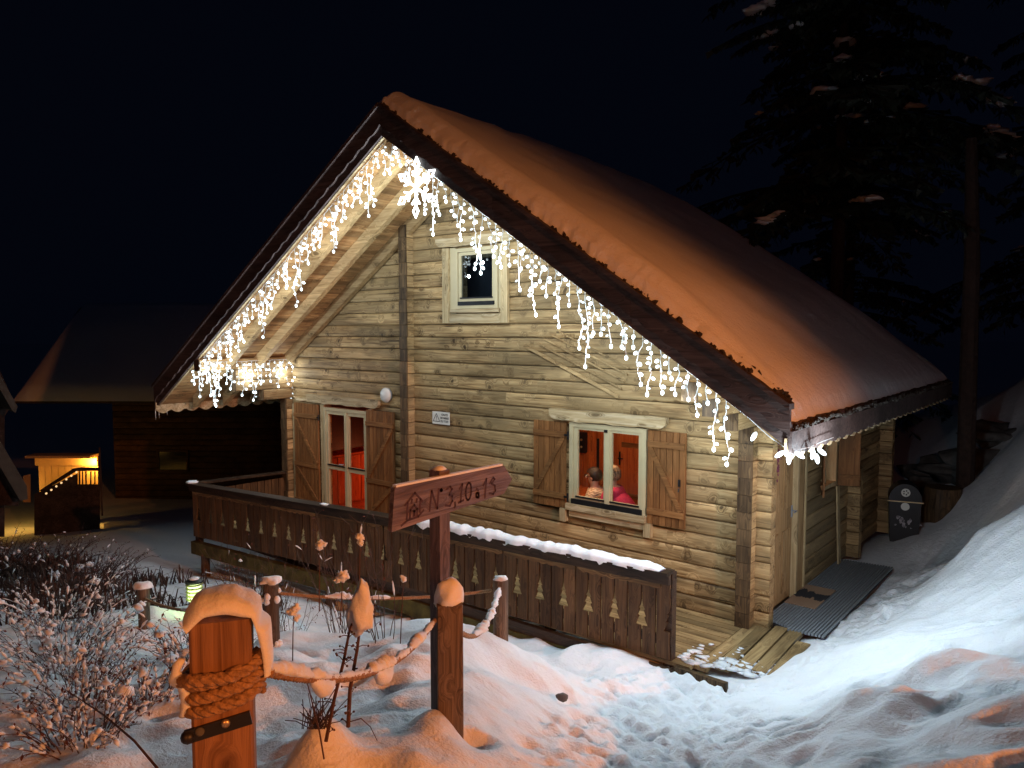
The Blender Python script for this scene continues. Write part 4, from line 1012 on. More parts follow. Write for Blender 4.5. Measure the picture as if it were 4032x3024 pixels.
# icicles at the left eave tip
for i, (y, ln) in enumerate(((-1.80,.22),(-1.74,.20),(-1.60,.16),(-1.35,.07),(-1.12,.05),(-.8,.06))):
    b = MB(); b.tube([(XL-.02, y, zsof(XL)-.02), (XL-.02, y, zsof(XL)-.02-ln*.6), (XL-.018, y, zsof(XL)-.02-ln)], [.012,.007,.001], 6)
    o = b.build('icicle', M['opal'], None, smooth=True); tag(o, ["longest clear icicle at the very tip of the left eave","second clear icicle right beside the eave tip's longest one","thin clear icicle a hand's width behind the left eave tip","short icicle on the left eave board behind the three long ones","tiny icicle midway along the visible left eave board","small icicle farthest back on the left eave board"][i], "icicle", "icicles on the left eave")

# ------------------------------------------------------------------ rope fence posts, ropes, signpost
def square_post(name, label, base, top, w, mat, rot, cap=None, parent=None, bev=.12):
    t = thing(name, label, 'post', (base[0], base[1], base[2]))
    h = w/2; c = h*bev; poly = [(-h+c,-h),(h-c,-h),(h,-h+c),(h,h-c),(h-c,h),(-h+c,h),(-h,h-c),(-h,-h+c)]
    Mx = Matrix.Translation((top[0], top[1], 0)) @ Matrix.Rotation(rot, 4, 'Z')
    b = MB(); b.prism(poly, lambda u, v, z: tuple(Mx @ Vector((u, v, z))), base[2], top[2]); b.build('shaft', mat, t)
    return t
def round_post(label, x, y, z0, z1, r, mat):
    t = thing('fence_post', label, 'post', (x, y, z0)); b = MB(); b.lathe([(r, z0), (r, z1-.015), (r*.93, z1)], (x, y, 0), 18); b.build('shaft', mat, t, smooth=False); return t
def snow_cap(t, c, r, sq, seed, jit=.15, sub=3, flat=True, name='snow_cap'):
    vs, fs = ICO[sub]; b = MB(); out = []
    for v in vs:
        q = Vector(v); k = 1+jit*2*mnoise.noise(q*1.4+Vector((seed, seed*2, 0)))+.12*mnoise.noise(q*4+Vector((seed,)*3))+.06*mnoise.noise(q*10+Vector((seed,)*3))
        z = q.z*sq[2]*r*k
        if flat and q.z < 0: z *= .25
        out.append(Vector(c)+Vector((q.x*sq[0]*r*k, q.y*sq[1]*r*k, z)))
    b.raw(out, fs); return b.build(name, M['capsnow'], t, smooth=True)
CAMR = R(39.36)
cr = Vector((math.cos(CAMR), math.sin(CAMR), 0)); cf = Vector((-math.sin(CAMR), math.cos(CAMR), 0))
cr0, cf0 = cr, cf
PA = R(39.36+17); cr = Vector((math.cos(PA), math.sin(PA), 0)); cf = Vector((-math.sin(PA), math.cos(PA), 0))
np_ = square_post('rope_post', "big orange lit wooden post in front with rope wound round it and snow on top", (1.864,-7.084,1.35), (1.864,-7.084,2.645), .112, M['post'], PA, bev=.10)
PC = Vector((1.864,-7.084,0))
# thick snow cap curling over the post to both sides
cap = MB(); path = []; 
for i in range(30):
    t = i/29
    if t < .62: s = -.058+.114*(t/.62); z = 2.650 + .008*math.sin(math.pi*t/.62)-.020*max(0, .16-t)/.16
    else: q = (t-.62)/.38; s = .057+.010*math.sin(q*2.2)+.012*q; z = 2.648-.135*q
    path.append((s, z))
kk = 14
for i, (s, z) in enumerate(path):
    t = i/29; a = path[max(0, i-1)]; c_ = path[min(29, i+1)]; tx, tz = c_[0]-a[0], c_[1]-a[1]; L_ = math.hypot(tx, tz); nxx, nzz = -tz/L_, tx/L_
    th = (.035*math.sin(math.pi*min(1, .10+t*1.25))**.6 if t < .7 else .026-.010*(t-.7)/.3)*(1+.14*mnoise.noise(Vector((i*.35, 2, 0))))
    wd = .062 if t < .6 else .062-.030*(t-.6)/.4
    for j in range(kk+1):
        ph = math.pi*j/kk; v = math.cos(ph)*wd; hgt = math.sin(ph)**.75*th
        p = PC + cr*(s+nxx*hgt) + cf*(v*1.02) + Vector((0,0, z+nzz*hgt+.002)); cap.v.append(tuple(p + Vector((0,0,.004*mnoise.noise(p*30)))))
    if i:
        for j in range(kk): q = (i-1)*(kk+1)+j; cap.f.append((q, q+1, q+kk+2, q+kk+1))
cap.f.append(tuple(range(kk+1))); cap.f.append(tuple(range(29*(kk+1), 30*(kk+1)))[::-1])
for i in range(29): cap.f.append((i*(kk+1), (i+1)*(kk+1), (i+1)*(kk+1)+kk, i*(kk+1)+kk))
cap.build('snow_cap', M['capsnow'], np_, smooth=True)
def rope(b, pts, r, strands=3, pitch=.055, k=5, per=.008):
    # laid rope: strands twisted round a resampled centre line
    P = [Vector(p) for p in pts]; seg = [0]
    for a, c in zip(P[:-1], P[1:]): seg.append(seg[-1]+(c-a).length)
    Lt = seg[-1]; n = max(4, int(Lt/per)); C_ = []; j = 0
    for i in range(n+1):
        s = Lt*i/n
        while j < len(seg)-2 and seg[j+1] < s: j += 1
        u = (s-seg[j])/max(1e-9, seg[j+1]-seg[j]); C_.append(P[j].lerp(P[j+1], u))
    for st in range(strands):
        line = []; prev = None
        for i, c in enumerate(C_):
            d = (C_[min(n, i+1)]-C_[max(0, i-1)]).normalized()
            if prev is None: u = d.orthogonal().normalized()
            else: u = (prev-d*prev.dot(d)).normalized()
            prev = u; w = d.cross(u); a = 2*math.pi*(Lt*i/n)/pitch + 2*math.pi*st/strands
            line.append(c+(u*math.cos(a)+w*math.sin(a))*r*.50)
        b.tube(line, r*.56, k)
def sag(a, c, dz, n=24):
    a = Vector(a); c = Vector(c); return [a.lerp(c, i/n)-Vector((0,0,dz*4*(i/n)*(1-i/n))) for i in range(n+1)]
# rope wound round the near post
rp_ = thing('mooring_rope', "thick tan rope wound three times round the near post and running to the signpost", 'rope', (1.864,-7.084,2.5))
wr = []
for i in range(3*40+1):
    a = i/40*2*math.pi; e = 2.7; cx_, sx_ = math.cos(a), math.sin(a); q = (abs(cx_)**e+abs(sx_)**e)**(-1/e)
    rad = .0680; p = PC + cr*cx_*q*rad + cf*sx_*q*rad + Vector((0,0,2.466+ .0262*i/40*1.0 + .011*math.cos(a))); wr.append(p)
b = MB(); rope(b, wr, .0125, pitch=.058, per=.005, k=8); b.build('rope_coil', M['rope'], rp_, smooth=True)
b = MB(); rope(b, [wr[-1], PC+cr*.02-cf*.080+Vector((0,0,2.545)), PC-cr*.05-cf*.082+Vector((0,0,2.548)), PC-cr*.082-cf*.03+Vector((0,0,2.53))], .0125, pitch=.058, per=.005, k=8); b.build('rope_end', M['rope'], rp_, smooth=True)
SP = Vector((.86,-5.41,0))
ra = PC+cr*.085-cf*.02+Vector((0,0,2.52)); rb_ = SP-cr*.0+Vector((-.02,-.075,1.885))
main_rope = sag(ra, rb_, .105, 40)
b = MB(); rope(b, main_rope, .0120, pitch=.045, per=.012, k=5); b.build('rope_span', M['rope'], rp_, smooth=True)
# snow clinging to the rope in lumps
def crust(b, cl, rads, seed, k=14, jag=.22, drop=.35):
    n = len(cl); base = len(b.v)
    for i, p in enumerate(cl):
        d = (cl[min(i+1, n-1)]-cl[max(i-1, 0)]); d.z *= .3; d.normalize(); side = d.cross(Vector((0,0,1))).normalized(); up = side.cross(d).normalized(); r_ = rads[i]
        for j in range(k):
            t = 2*math.pi*j/k; q = Vector((i*.33+seed, math.cos(t)*1.1, math.sin(t)*1.1)); f = 1+jag*1.6*mnoise.noise(q*1.3)+jag*.9*mnoise.noise(q*3.9)
            b.v.append(tuple(p + (side*math.cos(t)*r_*.92 + up*(math.sin(t)*r_*(1.0 if math.sin(t) > 0 else drop)))*f + d*r_*.25*mnoise.noise(q*2.2)))
    for i in range(n-1):
        for j in range(k): a = base+i*k+j; c = base+i*k+(j+1) % k; b.f.append((a, c, c+k, a+k))
    b.f.append(tuple(base+j for j in range(k))); b.f.append(tuple(base+(n-1)*k+j for j in range(k))[::-1])
def rope_snow(par, pts, segs, r, seed):
    for q, (a, c, h) in enumerate(segs):
        n = len(pts)-1; m_ = MB(); L_ = sum((Vector(pts[i+1])-Vector(pts[i])).length for i in range(n))*(c-a); steps = max(8, int(L_/.008)); cl = []; rr = []
        for s_ in range(steps+1):
            u = a+(c-a)*s_/steps; f = u*n; i = min(n-1, int(f)); p = Vector(pts[i]).lerp(Vector(pts[i+1]), f-i)
            e = max(.02, math.sin(math.pi*s_/steps))**.45; hh = h*e*(1+.75*mnoise.noise(Vector((s_*.11, seed*2.3, q)))+.35*mnoise.noise(Vector((s_*.37, seed, q))))
            cl.append(p+Vector((0,0,r*.2+hh*.18))); rr.append(max(hh, .004)+r*.45)
        crust(m_, cl, rr, seed+q*7); m_.build('rope_snow', M['capsnow'], par, smooth=True)
rope_snow(rp_, main_rope, [(.0,.13,.021),(.12,.20,.013),(.19,.42,.007),(.40,.58,.020),(.58,.70,.010),(.70,.86,.018),(.85,.97,.011)], .0120, 3)
for (u0, u1, dz, h_) in ((.44,.55,.050,.024),(.13,.22,.038,.018)):      # heavy lumps hanging under the rope
    m_ = MB(); cl = [main_rope[int(round((u0+(u1-u0)*q/14)*40))].lerp(main_rope[min(40, int(round((u0+(u1-u0)*q/14)*40))+1)], .5)*0 + main_rope[0].lerp(main_rope[0], 0)*0 + Vector(main_rope[int((u0+(u1-u0)*q/14)*40)]).lerp(Vector(main_rope[int((u0+(u1-u0)*q/14)*40)+1]), ((u0+(u1-u0)*q/14)*40) % 1) - Vector((0,0,dz*.55*math.sin(math.pi*(q+.5)/15))) for q in range(15)]
    crust(m_, cl, [h_*(.25+.9*math.sin(math.pi*(q+.4)/14.8)) for q in range(15)], u0*30, jag=.16, drop=1.1); m_.build('rope_snow', M['capsnow'], rp_, smooth=True)
m_ = MB(); cl = [PC-cr*(.072+.010*math.sin(q*.5))-cf*.045+Vector((0,0,2.575-.0085*q)) for q in range(14)]
n0 = len(m_.v)
for q in range(13): pass
m_.tube(cl, [.004+.007*math.sin(math.pi*(q+.5)/14)**.5 for q in range(14)], 10); m_.v = [tuple(Vector(v)+Vector((1,1,1))*.006*mnoise.noise(Vector(v)*55)) for v in m_.v]
m_.build('rope_snow', M['capsnow'], rp_, smooth=True)
# black strap with screws under the rope
st_ = thing('black_strap', "black strap with two round screws nailed on the near post under the rope", 'strap', (1.8,-7.15,2.44))
F0 = PC-cf*.059
b = MB(); b.bar(F0-cr*.066+Vector((0,0,2.430)), F0+cr*.052+Vector((0,0,2.452)), .008, .026); b.build('strap_band', M['black'], st_)
b = MB(); b.blob(F0-cr*.062+Vector((0,0,2.430)), .0135, 2, (1,1,1), 0); b.build('strap_tip', M['black'], st_, smooth=True)
for s_, mt_ in ((.006, M['brass']), (-.040, M['concrete'])):
    b = MB(); b.lathe([(.0085,0),(.0085,.002),(.004,.0045)], k=16); mm = b.mesh('screw', mt_, True); inst('screw', mm, st_, F0+cr*s_-cf*.0045+Vector((0,0,2.436+(s_+.06)*.19)), (R(90), 0, PA))
cr, cf = cr0, cf0

sgp = square_post('signpost_post', "square brown wooden post carrying the rope beside the red arrow sign", (SP.x,SP.y,1.15), (SP.x,SP.y,1.955), .118, M['postgrey'], R(46), bev=.08)
snow_cap(sgp, (SP.x-.005, SP.y, 1.955), .070, (.95,.95,1.5), 8, .16)
b = MB(); b.bar((SP.x-.045, SP.y-.008, 1.78), (SP.x-.040, SP.y-.064, 1.885), .02, .02)
sg = thing('arrow_sign', "weathered red arrow board with carved house and numbers on a wooden pole", 'sign', (.74,-5.4,1.2))
POLE = Vector((.735,-5.345,0))
b = MB(); b.box(-.034,.034,-.034,.034, 1.10, 2.545, Matrix.Translation(POLE) @ Matrix.Rotation(R(0), 4, 'Z')); b.build('pole', M['poleface'], sg)
snow_cap(sg, POLE+Vector((.0,0,2.545)), .036, (1,1,.5), 7, sub=2)
SX = .786                                    # front face of the board (faces +x, towards the path)
BT = [(-5.67,2.515),(-4.93,2.510),(-4.865,2.43),(-4.93,2.365),(-5.69,2.325)]   # outline in (y, z)
b = MB(); b.prism(BT, lambda u, z, t: (t, u, z), SX-.026, SX); b.build('board', M['signwood'], sg)
b = MB(); b.bar((SX-.013,-5.66,2.521),(SX-.013,-4.94,2.516), .024, .010); b.build('board_frost', M['capsnow'], sg)
def bz(px, py):       # drawing coordinates of the board lettering -> (y, z)
    x0, x1 = 227., 1665.; s = (px-x0)/(x1-x0); u = s*3.3/(3.885-s*.585); yt = 555+(280-555)*s; yb = 1110+(640-1110)*s; v = (py-yt)/(yb-yt)
    zt = 2.515-.005*u; zb = 2.325+.04*u; return (-5.675+.745*u, zt+(zb-zt)*v)
def stroke(bb, pts, r=.0062, close=False):
    q = [bz(*p) for p in pts]; q = [Vector((SX+.0012, a, c)) for a, c in q]
    if close: q.append(q[0])
    for a, c in zip(q[:-1], q[1:]):
        d = (c-a); d.normalize(); n_v = Vector((0, -d.z, d.y))*r*.8; n0 = len(bb.v)
        bb.raw([a+n_v-d*r*.6, c+n_v+d*r*.6, c-n_v+d*r*.6, a-n_v-d*r*.6, a+n_v-d*r*.6-Vector((.002,0,0)), c+n_v+d*r*.6-Vector((.002,0,0)), c-n_v+d*r*.6-Vector((.002,0,0)), a-n_v-d*r*.6-Vector((.002,0,0))], [(0,1,2,3),(7,6,5,4),(0,4,5,1),(1,5,6,2),(2,6,7,3),(3,7,4,0)])
b = MB()
for pts in ([(370,775),(500,615),(600,725)], [(405,745),(390,955)], [(570,700),(562,860)], [(320,1035),(400,970),(540,920),(612,840)], [(435,840),(490,770),(535,830)], [(440,835),(430,940)], [(525,820),(525,900)], [(480,912),(482,850),(497,850),(495,905)], [(455,745),(462,700)], [(520,735),(525,695)]): stroke(b, pts)
b.build('carved_house', M['carve'], sg)
def ell(cx_, cy_, rx_, ry_, sk=0, n=14): return [(cx_+rx_*math.cos(t)+sk*math.sin(t), cy_+ry_*math.sin(t)) for t in [2*math.pi*k/n for k in range(n+1)]]
for glyph in ([[(690,850),(720,595),(790,820),(815,570)]], [ell(845,585,9,12)], [[(920,572),(960,540),(985,572),(950,645),(985,660),(988,725),(955,788),(900,782)]], [[(1022,745),(1026,785),(1016,812)]], [[(1085,572),(1120,510),(1095,740)], [(1070,748),(1132,718)]], [ell(1200,605,36,112,-8)], [ell(1315,655,17,30), [(1334,622),(1336,690)], [(1308,572),(1328,594)]], [[(1395,532),(1435,445),(1413,690)]], [[(1480,502),(1522,430),(1542,452),(1502,505),(1545,535),(1550,600),(1522,642),(1480,630)]]):
    b = MB()
    for pts in glyph: stroke(b, pts)
    b.build('carved_character', M['carve'], sg)


p3 = round_post("round grey fence post with thin snow top in front of the balustrade", -.49,-3.45,.30,1.262,.059, M['postgrey'])
snow_cap(p3, (-.49,-3.45,1.262), .058, (1,1,.4), 11)
p4 = round_post("frosted fence post among the weeds left of the signpost", -1.46,-4.86,.60,1.40,.057, M['postgrey'])
snow_cap(p4, (-1.46,-4.86,1.40), .066, (1,1,.6), 12, .3)
for i in range(22):
    a = random.random()*6.28; snow_cap(p4, (-1.46+.058*math.cos(a), -4.86+.058*math.sin(a), .8+random.random()*.6), .014+random.random()*.012, (1,1,1.3), i, sub=2, flat=False, name='frost_patch')
p5 = round_post("small distant fence post capped with snow in the left garden", -3.76,-4.73,.30,.82,.052, M['postgrey'])
snow_cap(p5, (-3.76,-4.73,.82), .085, (1,1,.6), 13)
def rope_thing(label, a, c, sg_, snow, r=.0145, seed=1):
    t = thing('fence_rope', label, 'rope', a, 'ropes between the fence posts'); P = sag(a, c, sg_, 30); b = MB(); rope(b, P, r, pitch=.05, per=.014, k=4); b.build('rope_span', M['rope'], t, smooth=True)
    rope_snow(t, P, snow, r, seed); return t
M['rope_grey'] = plain('grey_rope_fibre', (.30,.28,.24), .85, noise=.3, nscale=90, bump=.5)
rope_thing("snowy rope hanging slack between the signpost and the round grey post", (SP.x-.03, SP.y+.07, 1.80), (-.45,-3.51,1.215), .17, [(.30,.62,.024),(.63,.78,.018),(.79,.99,.020)], seed=2)
rope_thing("rope running behind the signpost from the round grey post to the frosted post", (-.54,-3.50,1.17), (-1.42,-4.81,1.31), .05, [(.50,.60,.012),(.63,.80,.019)], seed=5)
rope_thing("thin rope leading from the frosted post towards the left garden post", (-1.50,-4.87,1.30), (-3.72,-4.74,.72), .12, [(.2,.3,.014),(.55,.64,.014)], seed=7)

# ------------------------------------------------------------------ garden bollard lamp
bl = thing('bollard_lamp', "small glowing green yellow garden lamp with louvres in the left garden", 'lamp', (-4.26,-3.98,.2))
b = MB(); b.lathe([(.06,.10),(.06,.36)], (-4.26,-3.98,0), 14); b.build('lamp_pole', M['black'], bl)
b = MB(); b.lathe([(.066,.365),(.066,.55)], (-4.26,-3.98,0), 16); b.build('diffuser', M['bollardglow'], bl, smooth=True)
for i in range(5):
    z = .385+i*.038; b = MB(); b.lathe([(.070,z),(.088,z-.004),(.088,z+.002),(.070,z+.008)], (-4.26,-3.98,0), 18); b.build('louvre', plain('louvre_paint', (.30,.34,.16), .5), bl)
b = MB(); b.lathe([(.09,.556),(.09,.575),(.05,.59)], (-4.26,-3.98,0), 18); b.build('lamp_lid', M['black'], bl)
snow_cap(bl, (-4.26,-3.98,.59), .05, (1,1,.5), 21, sub=2)
point_light("bollard_lamp_light", (-4.26+.115, -3.98-.115, .46), 1.8, (.72, 1.0, .38), .05)

# ------------------------------------------------------------------ bin at the far end of the side wall
bn_ = thing('black_bin', "black rounded bin with white stickers at the dark end of the side wall", 'bin', (.75, 4.65, 0))
Bm = Matrix.Translation((.70, 4.62, 0)) @ Matrix.Rotation(R(15), 4, 'Z') @ Matrix.Scale(.86, 4)
b = MB(); b.prism([(-.22,.02),(.22,.02),(.25,.74),(-.25,.74)], lambda u, z, t: tuple(Bm @ Vector((u, t, z))), -.2, .2); b.build('bin_body', M['black'], bn_)
b = MB(); b.prism([(.26*math.cos(t), .76+.30*math.sin(t)) for t in [math.pi*k/14 for k in range(15)]], lambda u, z, t: tuple(Bm @ Vector((u, t, z))), -.22, .22); b.build('bin_lid', M['black'], bn_)
b = MB(); b.box(-.28,.28,-.235,-.215,.742,.758, Bm); b.build('rim', M['brass'], bn_)
for (u, z, r_) in ((0,.91,.062),(.0,.66,.058)):
    b = MB(); b.lathe([(r_,0),(r_,.003)], k=20); mm = b.mesh('sticker', M['white']); p = Bm @ Vector((u, -.222 if z > .8 else -.202, z)); inst('sticker', mm, bn_, p, (R(90), 0, R(15)))
for k in range(5):
    a = k*2*math.pi/5; p = Bm @ Vector((.035*math.cos(a), -.2265, .91+.035*math.sin(a))); b = MB(); b.lathe([(.011,0),(.011,.002)], k=10); inst('sticker_spot', b.mesh('spot', M['ink']), bn_, p, (R(90), 0, R(15)))
b = MB()
for i in range(16): 
    p = Bm @ Vector((random.gauss(0,.08), -.2035, .38+random.gauss(0,.05))); b.blob(p, .012+random.random()*.02, 1, (1,.1,1), .5, i)
kind(b.build('torn_sticker', plain('grey_sticker', (.32,.30,.32), .6, noise=.6, nscale=30), bn_), 'stuff')
b = MB(); b.lathe([(.24,0),(.28,.25),(.29,.5),(.25,.8)], (1.12, 5.15, .0), 18); tag(b.build('wooden_barrel', M['logend'], None), "dim brown barrel standing behind the black bin", "barrel")

# ------------------------------------------------------------------ stones and step edge
stp = MB(); stp.bar((.03,-1.50,-.03), (.57,-1.56,-.01), .05, .10); tag(stp.build('step_beam', M['logend']), "dark wooden step edge poking out of the snow below the deck boards", "step beam")
b = MB(); b.blob((.22,-3.62,.60), .035, 2, (1.2,1,.7), .3, 3); tag(b.build('small_stone', M['concrete'], None, smooth=True), "small dark stone on the trodden snow at the foot of the mound", "stone")

# ------------------------------------------------------------------ street lamp of the road behind
for LP, lab in zip(LAMPS, ("tall grey street lamp farther along the road, lighting the chalet roof", "low lamp beside the path behind the viewer, lighting the rope posts")):
    o_ = Vector((LP.x+.9, LP.y-.7, 0)); zb = gz(o_.x, o_.y); slp = thing('street_lamp', lab, 'street lamp', (o_.x, o_.y, zb), 'street lamps on the road')
    b = MB(); b.tube([(o_.x, o_.y, zb-.2), (o_.x, o_.y, LP.z-.25), (LP.x+.75, LP.y-.58, LP.z+.15), (LP.x+.25, LP.y-.2, LP.z+.27)], [.07,.055,.045,.035], 10); b.build('pole', M['metal'], slp)
    b = MB(); b.lathe([(.03,.30),(.11,.26),(.17,.12),(.18,.10)], (LP.x+.05, LP.y-.04, LP.z+.06), 16); b.build('lamp_head', M['metal'], slp)

# ------------------------------------------------------------------ shrubs, weeds
def shrub(name, label, cx_, cy_, rad, n, h, seed, snow=.5, mat='twigdark', lean=(0,0), group=None, leaf=0, z0=None, thick=.0035, spread=1.0, clump=(.008,.020)):
    rnd = random.Random(seed); zb_ = gz(cx_, cy_)-.03 if z0 is None else z0
    t = thing(name, label, 'shrub', (cx_, cy_, zb_), group); st = MB(); sn = MB(); lf = MB()
    for i in range(n):
        a = rnd.uniform(0, 6.28); r0 = rad*.35*math.sqrt(rnd.random()); p = Vector((cx_+r0*math.cos(a), cy_+r0*math.sin(a), zb_))
        d = Vector((math.cos(a)*rnd.uniform(.15,.9)*spread+lean[0], math.sin(a)*rnd.uniform(.15,.9)*spread+lean[1], 1.0)).normalized(); ln = h*rnd.uniform(.6,1.15); k = 7; pts = [p.copy()]
        droop = rnd.uniform(.05,.26)*(1.0 if spread > .6 else .3)
        for j in range(k):
            d = (d+Vector((rnd.gauss(0,.09), rnd.gauss(0,.09), rnd.gauss(0,.04)-droop*j/k*1.4))).normalized(); p = p+d*ln/k; pts.append(p.copy())
        st.tube(pts, [thick*(1.25-.9*q/k) for q in range(k+1)], 3, cap=False)
        for j in range(2, k+1):
            q0 = pts[j]
            for _ in range(rnd.choice((1,1,2,2))):
                td = Vector((rnd.gauss(0,1), rnd.gauss(0,1), rnd.uniform(-.1,.9))).normalized()*.6+d*.4; l2 = h*rnd.uniform(.06,.20)
                q1 = q0+td*l2*.5; q2 = q1+(td+Vector((rnd.gauss(0,.3), rnd.gauss(0,.3), rnd.gauss(0,.2))))*l2*.5
                st.tube([q0, q1, q2], [thick*.5, thick*.4, thick*.25], 3, cap=False)
                if rnd.random() < snow:
                    w_2 = rnd.uniform(*clump); A_ = q0.lerp(q1, .2); B_ = q2; m3 = A_.lerp(B_, .5)
                    sn.tube([A_+Vector((0,0,.002)), A_.lerp(B_,.3)+Vector((0,0,w_2*.5)), A_.lerp(B_,.7)+Vector((0,0,w_2*.4)), B_+Vector((0,0,.001))], [w_2*.15, w_2*rnd.uniform(.4,.8), w_2*rnd.uniform(.3,.7), w_2*.12], 5)
            if rnd.random() < snow*.8:
                w_2 = rnd.uniform(*clump)*1.1; A_ = pts[j-1]; B_ = pts[j]
                sn.tube([A_+Vector((0,0,.002)), A_.lerp(B_,.35)+Vector((0,0,w_2*.7)), A_.lerp(B_,.75)+Vector((0,0,w_2*.6)), B_+Vector((0,0,.001))], [w_2*.2, w_2*rnd.uniform(.6,1.0), w_2*rnd.uniform(.5,.9), w_2*.2], 5)
            if rnd.random() < snow*.16: sn.blob(q0+Vector((0,0,.008)), rnd.uniform(.8,2.4)*clump[1], 1, (1.3,1.1,.75), .7, rnd.random()*50)
            for _ in range(1):
                if rnd.random() < leaf:
                    e = rnd.uniform(.008,.024); u1 = Vector((rnd.gauss(0,1), rnd.gauss(0,1), rnd.gauss(0,1))).normalized()*e; u2 = u1.orthogonal().normalized()*e*.7
                    lf.raw([q2, q2+u1+u2*.5, q2+u1*1.6, q2+u1-u2*.5], [(0,1,2),(0,2,3)])
    kind(st.build('stems', M[mat], t), 'stuff')
    if sn.v: kind(sn.build('snow_clumps', M['capsnow'], t, smooth=True), 'stuff')
    if lf.v: kind(lf.build('dead_leaves', M['deadleaf'], t), 'stuff')
    return t
M['deadleaf'] = plain('dead_leaf', (.13,.045,.03), .8, noise=.4, nscale=20)
SH = [(-3.3,-5.6,.75,46,.85,"broad snow laden bush at the far left above the garden path"),
 (-2.5,-5.75,.65,46,.75,"dense snow dusted bush left of the near post, with bowed stems"),
 (-4.5,-5.2,.8,40,.85,"grey frosted bush in the left garden behind the broad bush"),
 (-1.75,-6.05,.55,44,.60,"low arching bush with reddish stems in the left foreground"),
 (-1.55,-5.35,.5,36,.65,"thin branched bush directly behind the near post's left side"),
 (-2.75,-4.75,.6,34,.65,"loose twiggy bush around the small snow capped post"),
 (-.85,-6.35,.5,44,.50,"bowed grassy bush at the lower left edge of the snow bank"),
 (-1.2,-5.85,.42,34,.50,"small tangled bush with snow lumps beside the near rope")]
for i, (x_, y_, r_, n_s, h_, lab) in enumerate(SH):
    shrub('snowy_shrub', lab, x_, y_, r_, int(n_s*1.25), h_*.60, 100+i, snow=.36, mat='twigdark' if i in (0,2) else 'twig', group='snow covered garden shrubs', leaf=.7, lean=(.12*math.sin(i*2), .1*math.cos(i)), clump=(.005,.015), spread=1.25)
WD = [(-2.1,-3.75,.35,14,1.0,"tall dry weed in front of the mossy deck beam"),(-3.1,-3.7,.4,16,.95,"brown seed head weeds near the glowing garden lamp"),(-1.35,-4.2,.3,12,.95,"dry weeds with white tufts left of the frosted post"),
 (-.95,-4.25,.22,9,.85,"slim weeds with snow lumps between frosted post and signpost"),(-3.9,-3.35,.4,16,.95,"withered weeds against the balustrade's left part"),(-4.9,-3.1,.4,16,.9,"withered weeds below the balustrade's left corner")]
for i, (x_, y_, r_, n_s, h_, lab) in enumerate(WD):
    shrub('dry_weed', lab, x_, y_, r_, n_s, h_, 200+i, snow=.03, mat='twig', group='dry weeds below the terrace', leaf=.6, spread=.35, thick=.003, clump=(.004,.011))
for i, (x_, y_, lab) in enumerate(((-8.6,-3.4,"dark bare bush just left of the deck's mossy corner"),(-10.4,-3.3,"dark brown bush in the gloom midway to the far chalet"),(-12.0,-3.6,"dark brown bush nearest the far left chalet roof edge"),(-7.2,-4.3,"dark low bush beyond the small snow capped post"),(-9.4,-4.9,"broad dark bush above the leftmost frosted bushes"))):
    shrub('bare_bush', lab, x_, y_, 1.5, 90, .60, 300+i, snow=.04, mat='twigdark', group='dark bushes down in the garden', leaf=.9, spread=1.6, thick=.006, clump=(.01,.03))
_gu = np.linspace(-15, -4, 60); _gv = np.linspace(-8, -1, 40); _GG = ground(*np.meshgrid(_gu, _gv, indexing='ij'))
def UGZ(x, y):
    i = min(58, max(0, int((x+15)/11*59))); j = min(38, max(0, int((y+8)/7*39))); return float(_GG[i, j])
ug = MB(); rnd = random.Random(41)
for i in range(5200):
    u = rnd.random(); x_ = -5.0-8.5*u; y_ = -2.3-3.6*rnd.random()-.9*u
    if mnoise.noise(Vector((x_*.5, y_*.5, 3))) < -.22: continue
    z_ = UGZ(x_, y_); a = rnd.uniform(0, 6.28); h_ = rnd.uniform(.10,.34); d_ = Vector((math.cos(a), math.sin(a), 0))*h_*.6
    p_ = Vector((x_, y_, z_-.02)); w_2 = Vector((-d_.y, d_.x, 0)).normalized()*.012
    ug.raw([p_-w_2, p_+w_2, p_+d_*.5+Vector((0,0,h_*.8))+w_2*.7, p_+d_*.5+Vector((0,0,h_*.8))-w_2*.7, p_+d_*1.2+Vector((0,0,h_*.7))], [(0,1,2,3),(3,2,4)])
o = ug.build('undergrowth', M['twigdark'], None); kind(o, 'stuff'); o['label'] = "dark dead grasses and weeds covering the lower garden"
# tall stalk pair in front of the signpost, holding a big tongue of snow
tw = thing('snowy_stalk', "pair of tall brown stalks holding a tall tongue of orange lit snow", 'plant', (1.08,-6.02,1.4))
def Dp(px, py, d): # point of the place at distance d, from measured bearings
    F_ = 2960.; x_ = px*1.8228; y_ = py*1.8228; p_ = R(4.097); fw = cf*math.cos(p_)-Vector((0,0,math.sin(p_))); up_ = cr.cross(fw)
    return Vector((3.226,-7.841,3.2)) + (fw+cr*((x_-2016)/F_)+up_*((1512-y_)/F_))*d
b = MB(); b.tube([Dp(704,1602,2.30), Dp(722,1510,2.33), Dp(742,1430,2.36), Dp(755,1362,2.38), Dp(766,1330,2.4)], [.006,.0055,.005,.004,.003], 6)
b.tube([Dp(752,1570,2.42), Dp(756,1490,2.42), Dp(772,1400,2.42), Dp(779,1345,2.42), Dp(785,1330,2.42)], [.007,.0065,.005,.004,.003], 6)
b.tube([Dp(700,1640,2.2), Dp(690,1580,2.22), Dp(665,1480,2.25), Dp(652,1450,2.25)], [.003,.003,.002,.001], 4)
b.tube([Dp(752,1560,2.42), Dp(780,1552,2.42), Dp(800,1570,2.42), Dp(815,1600,2.42)], [.002,.002,.0015,.001], 4)
rnd = random.Random(5)
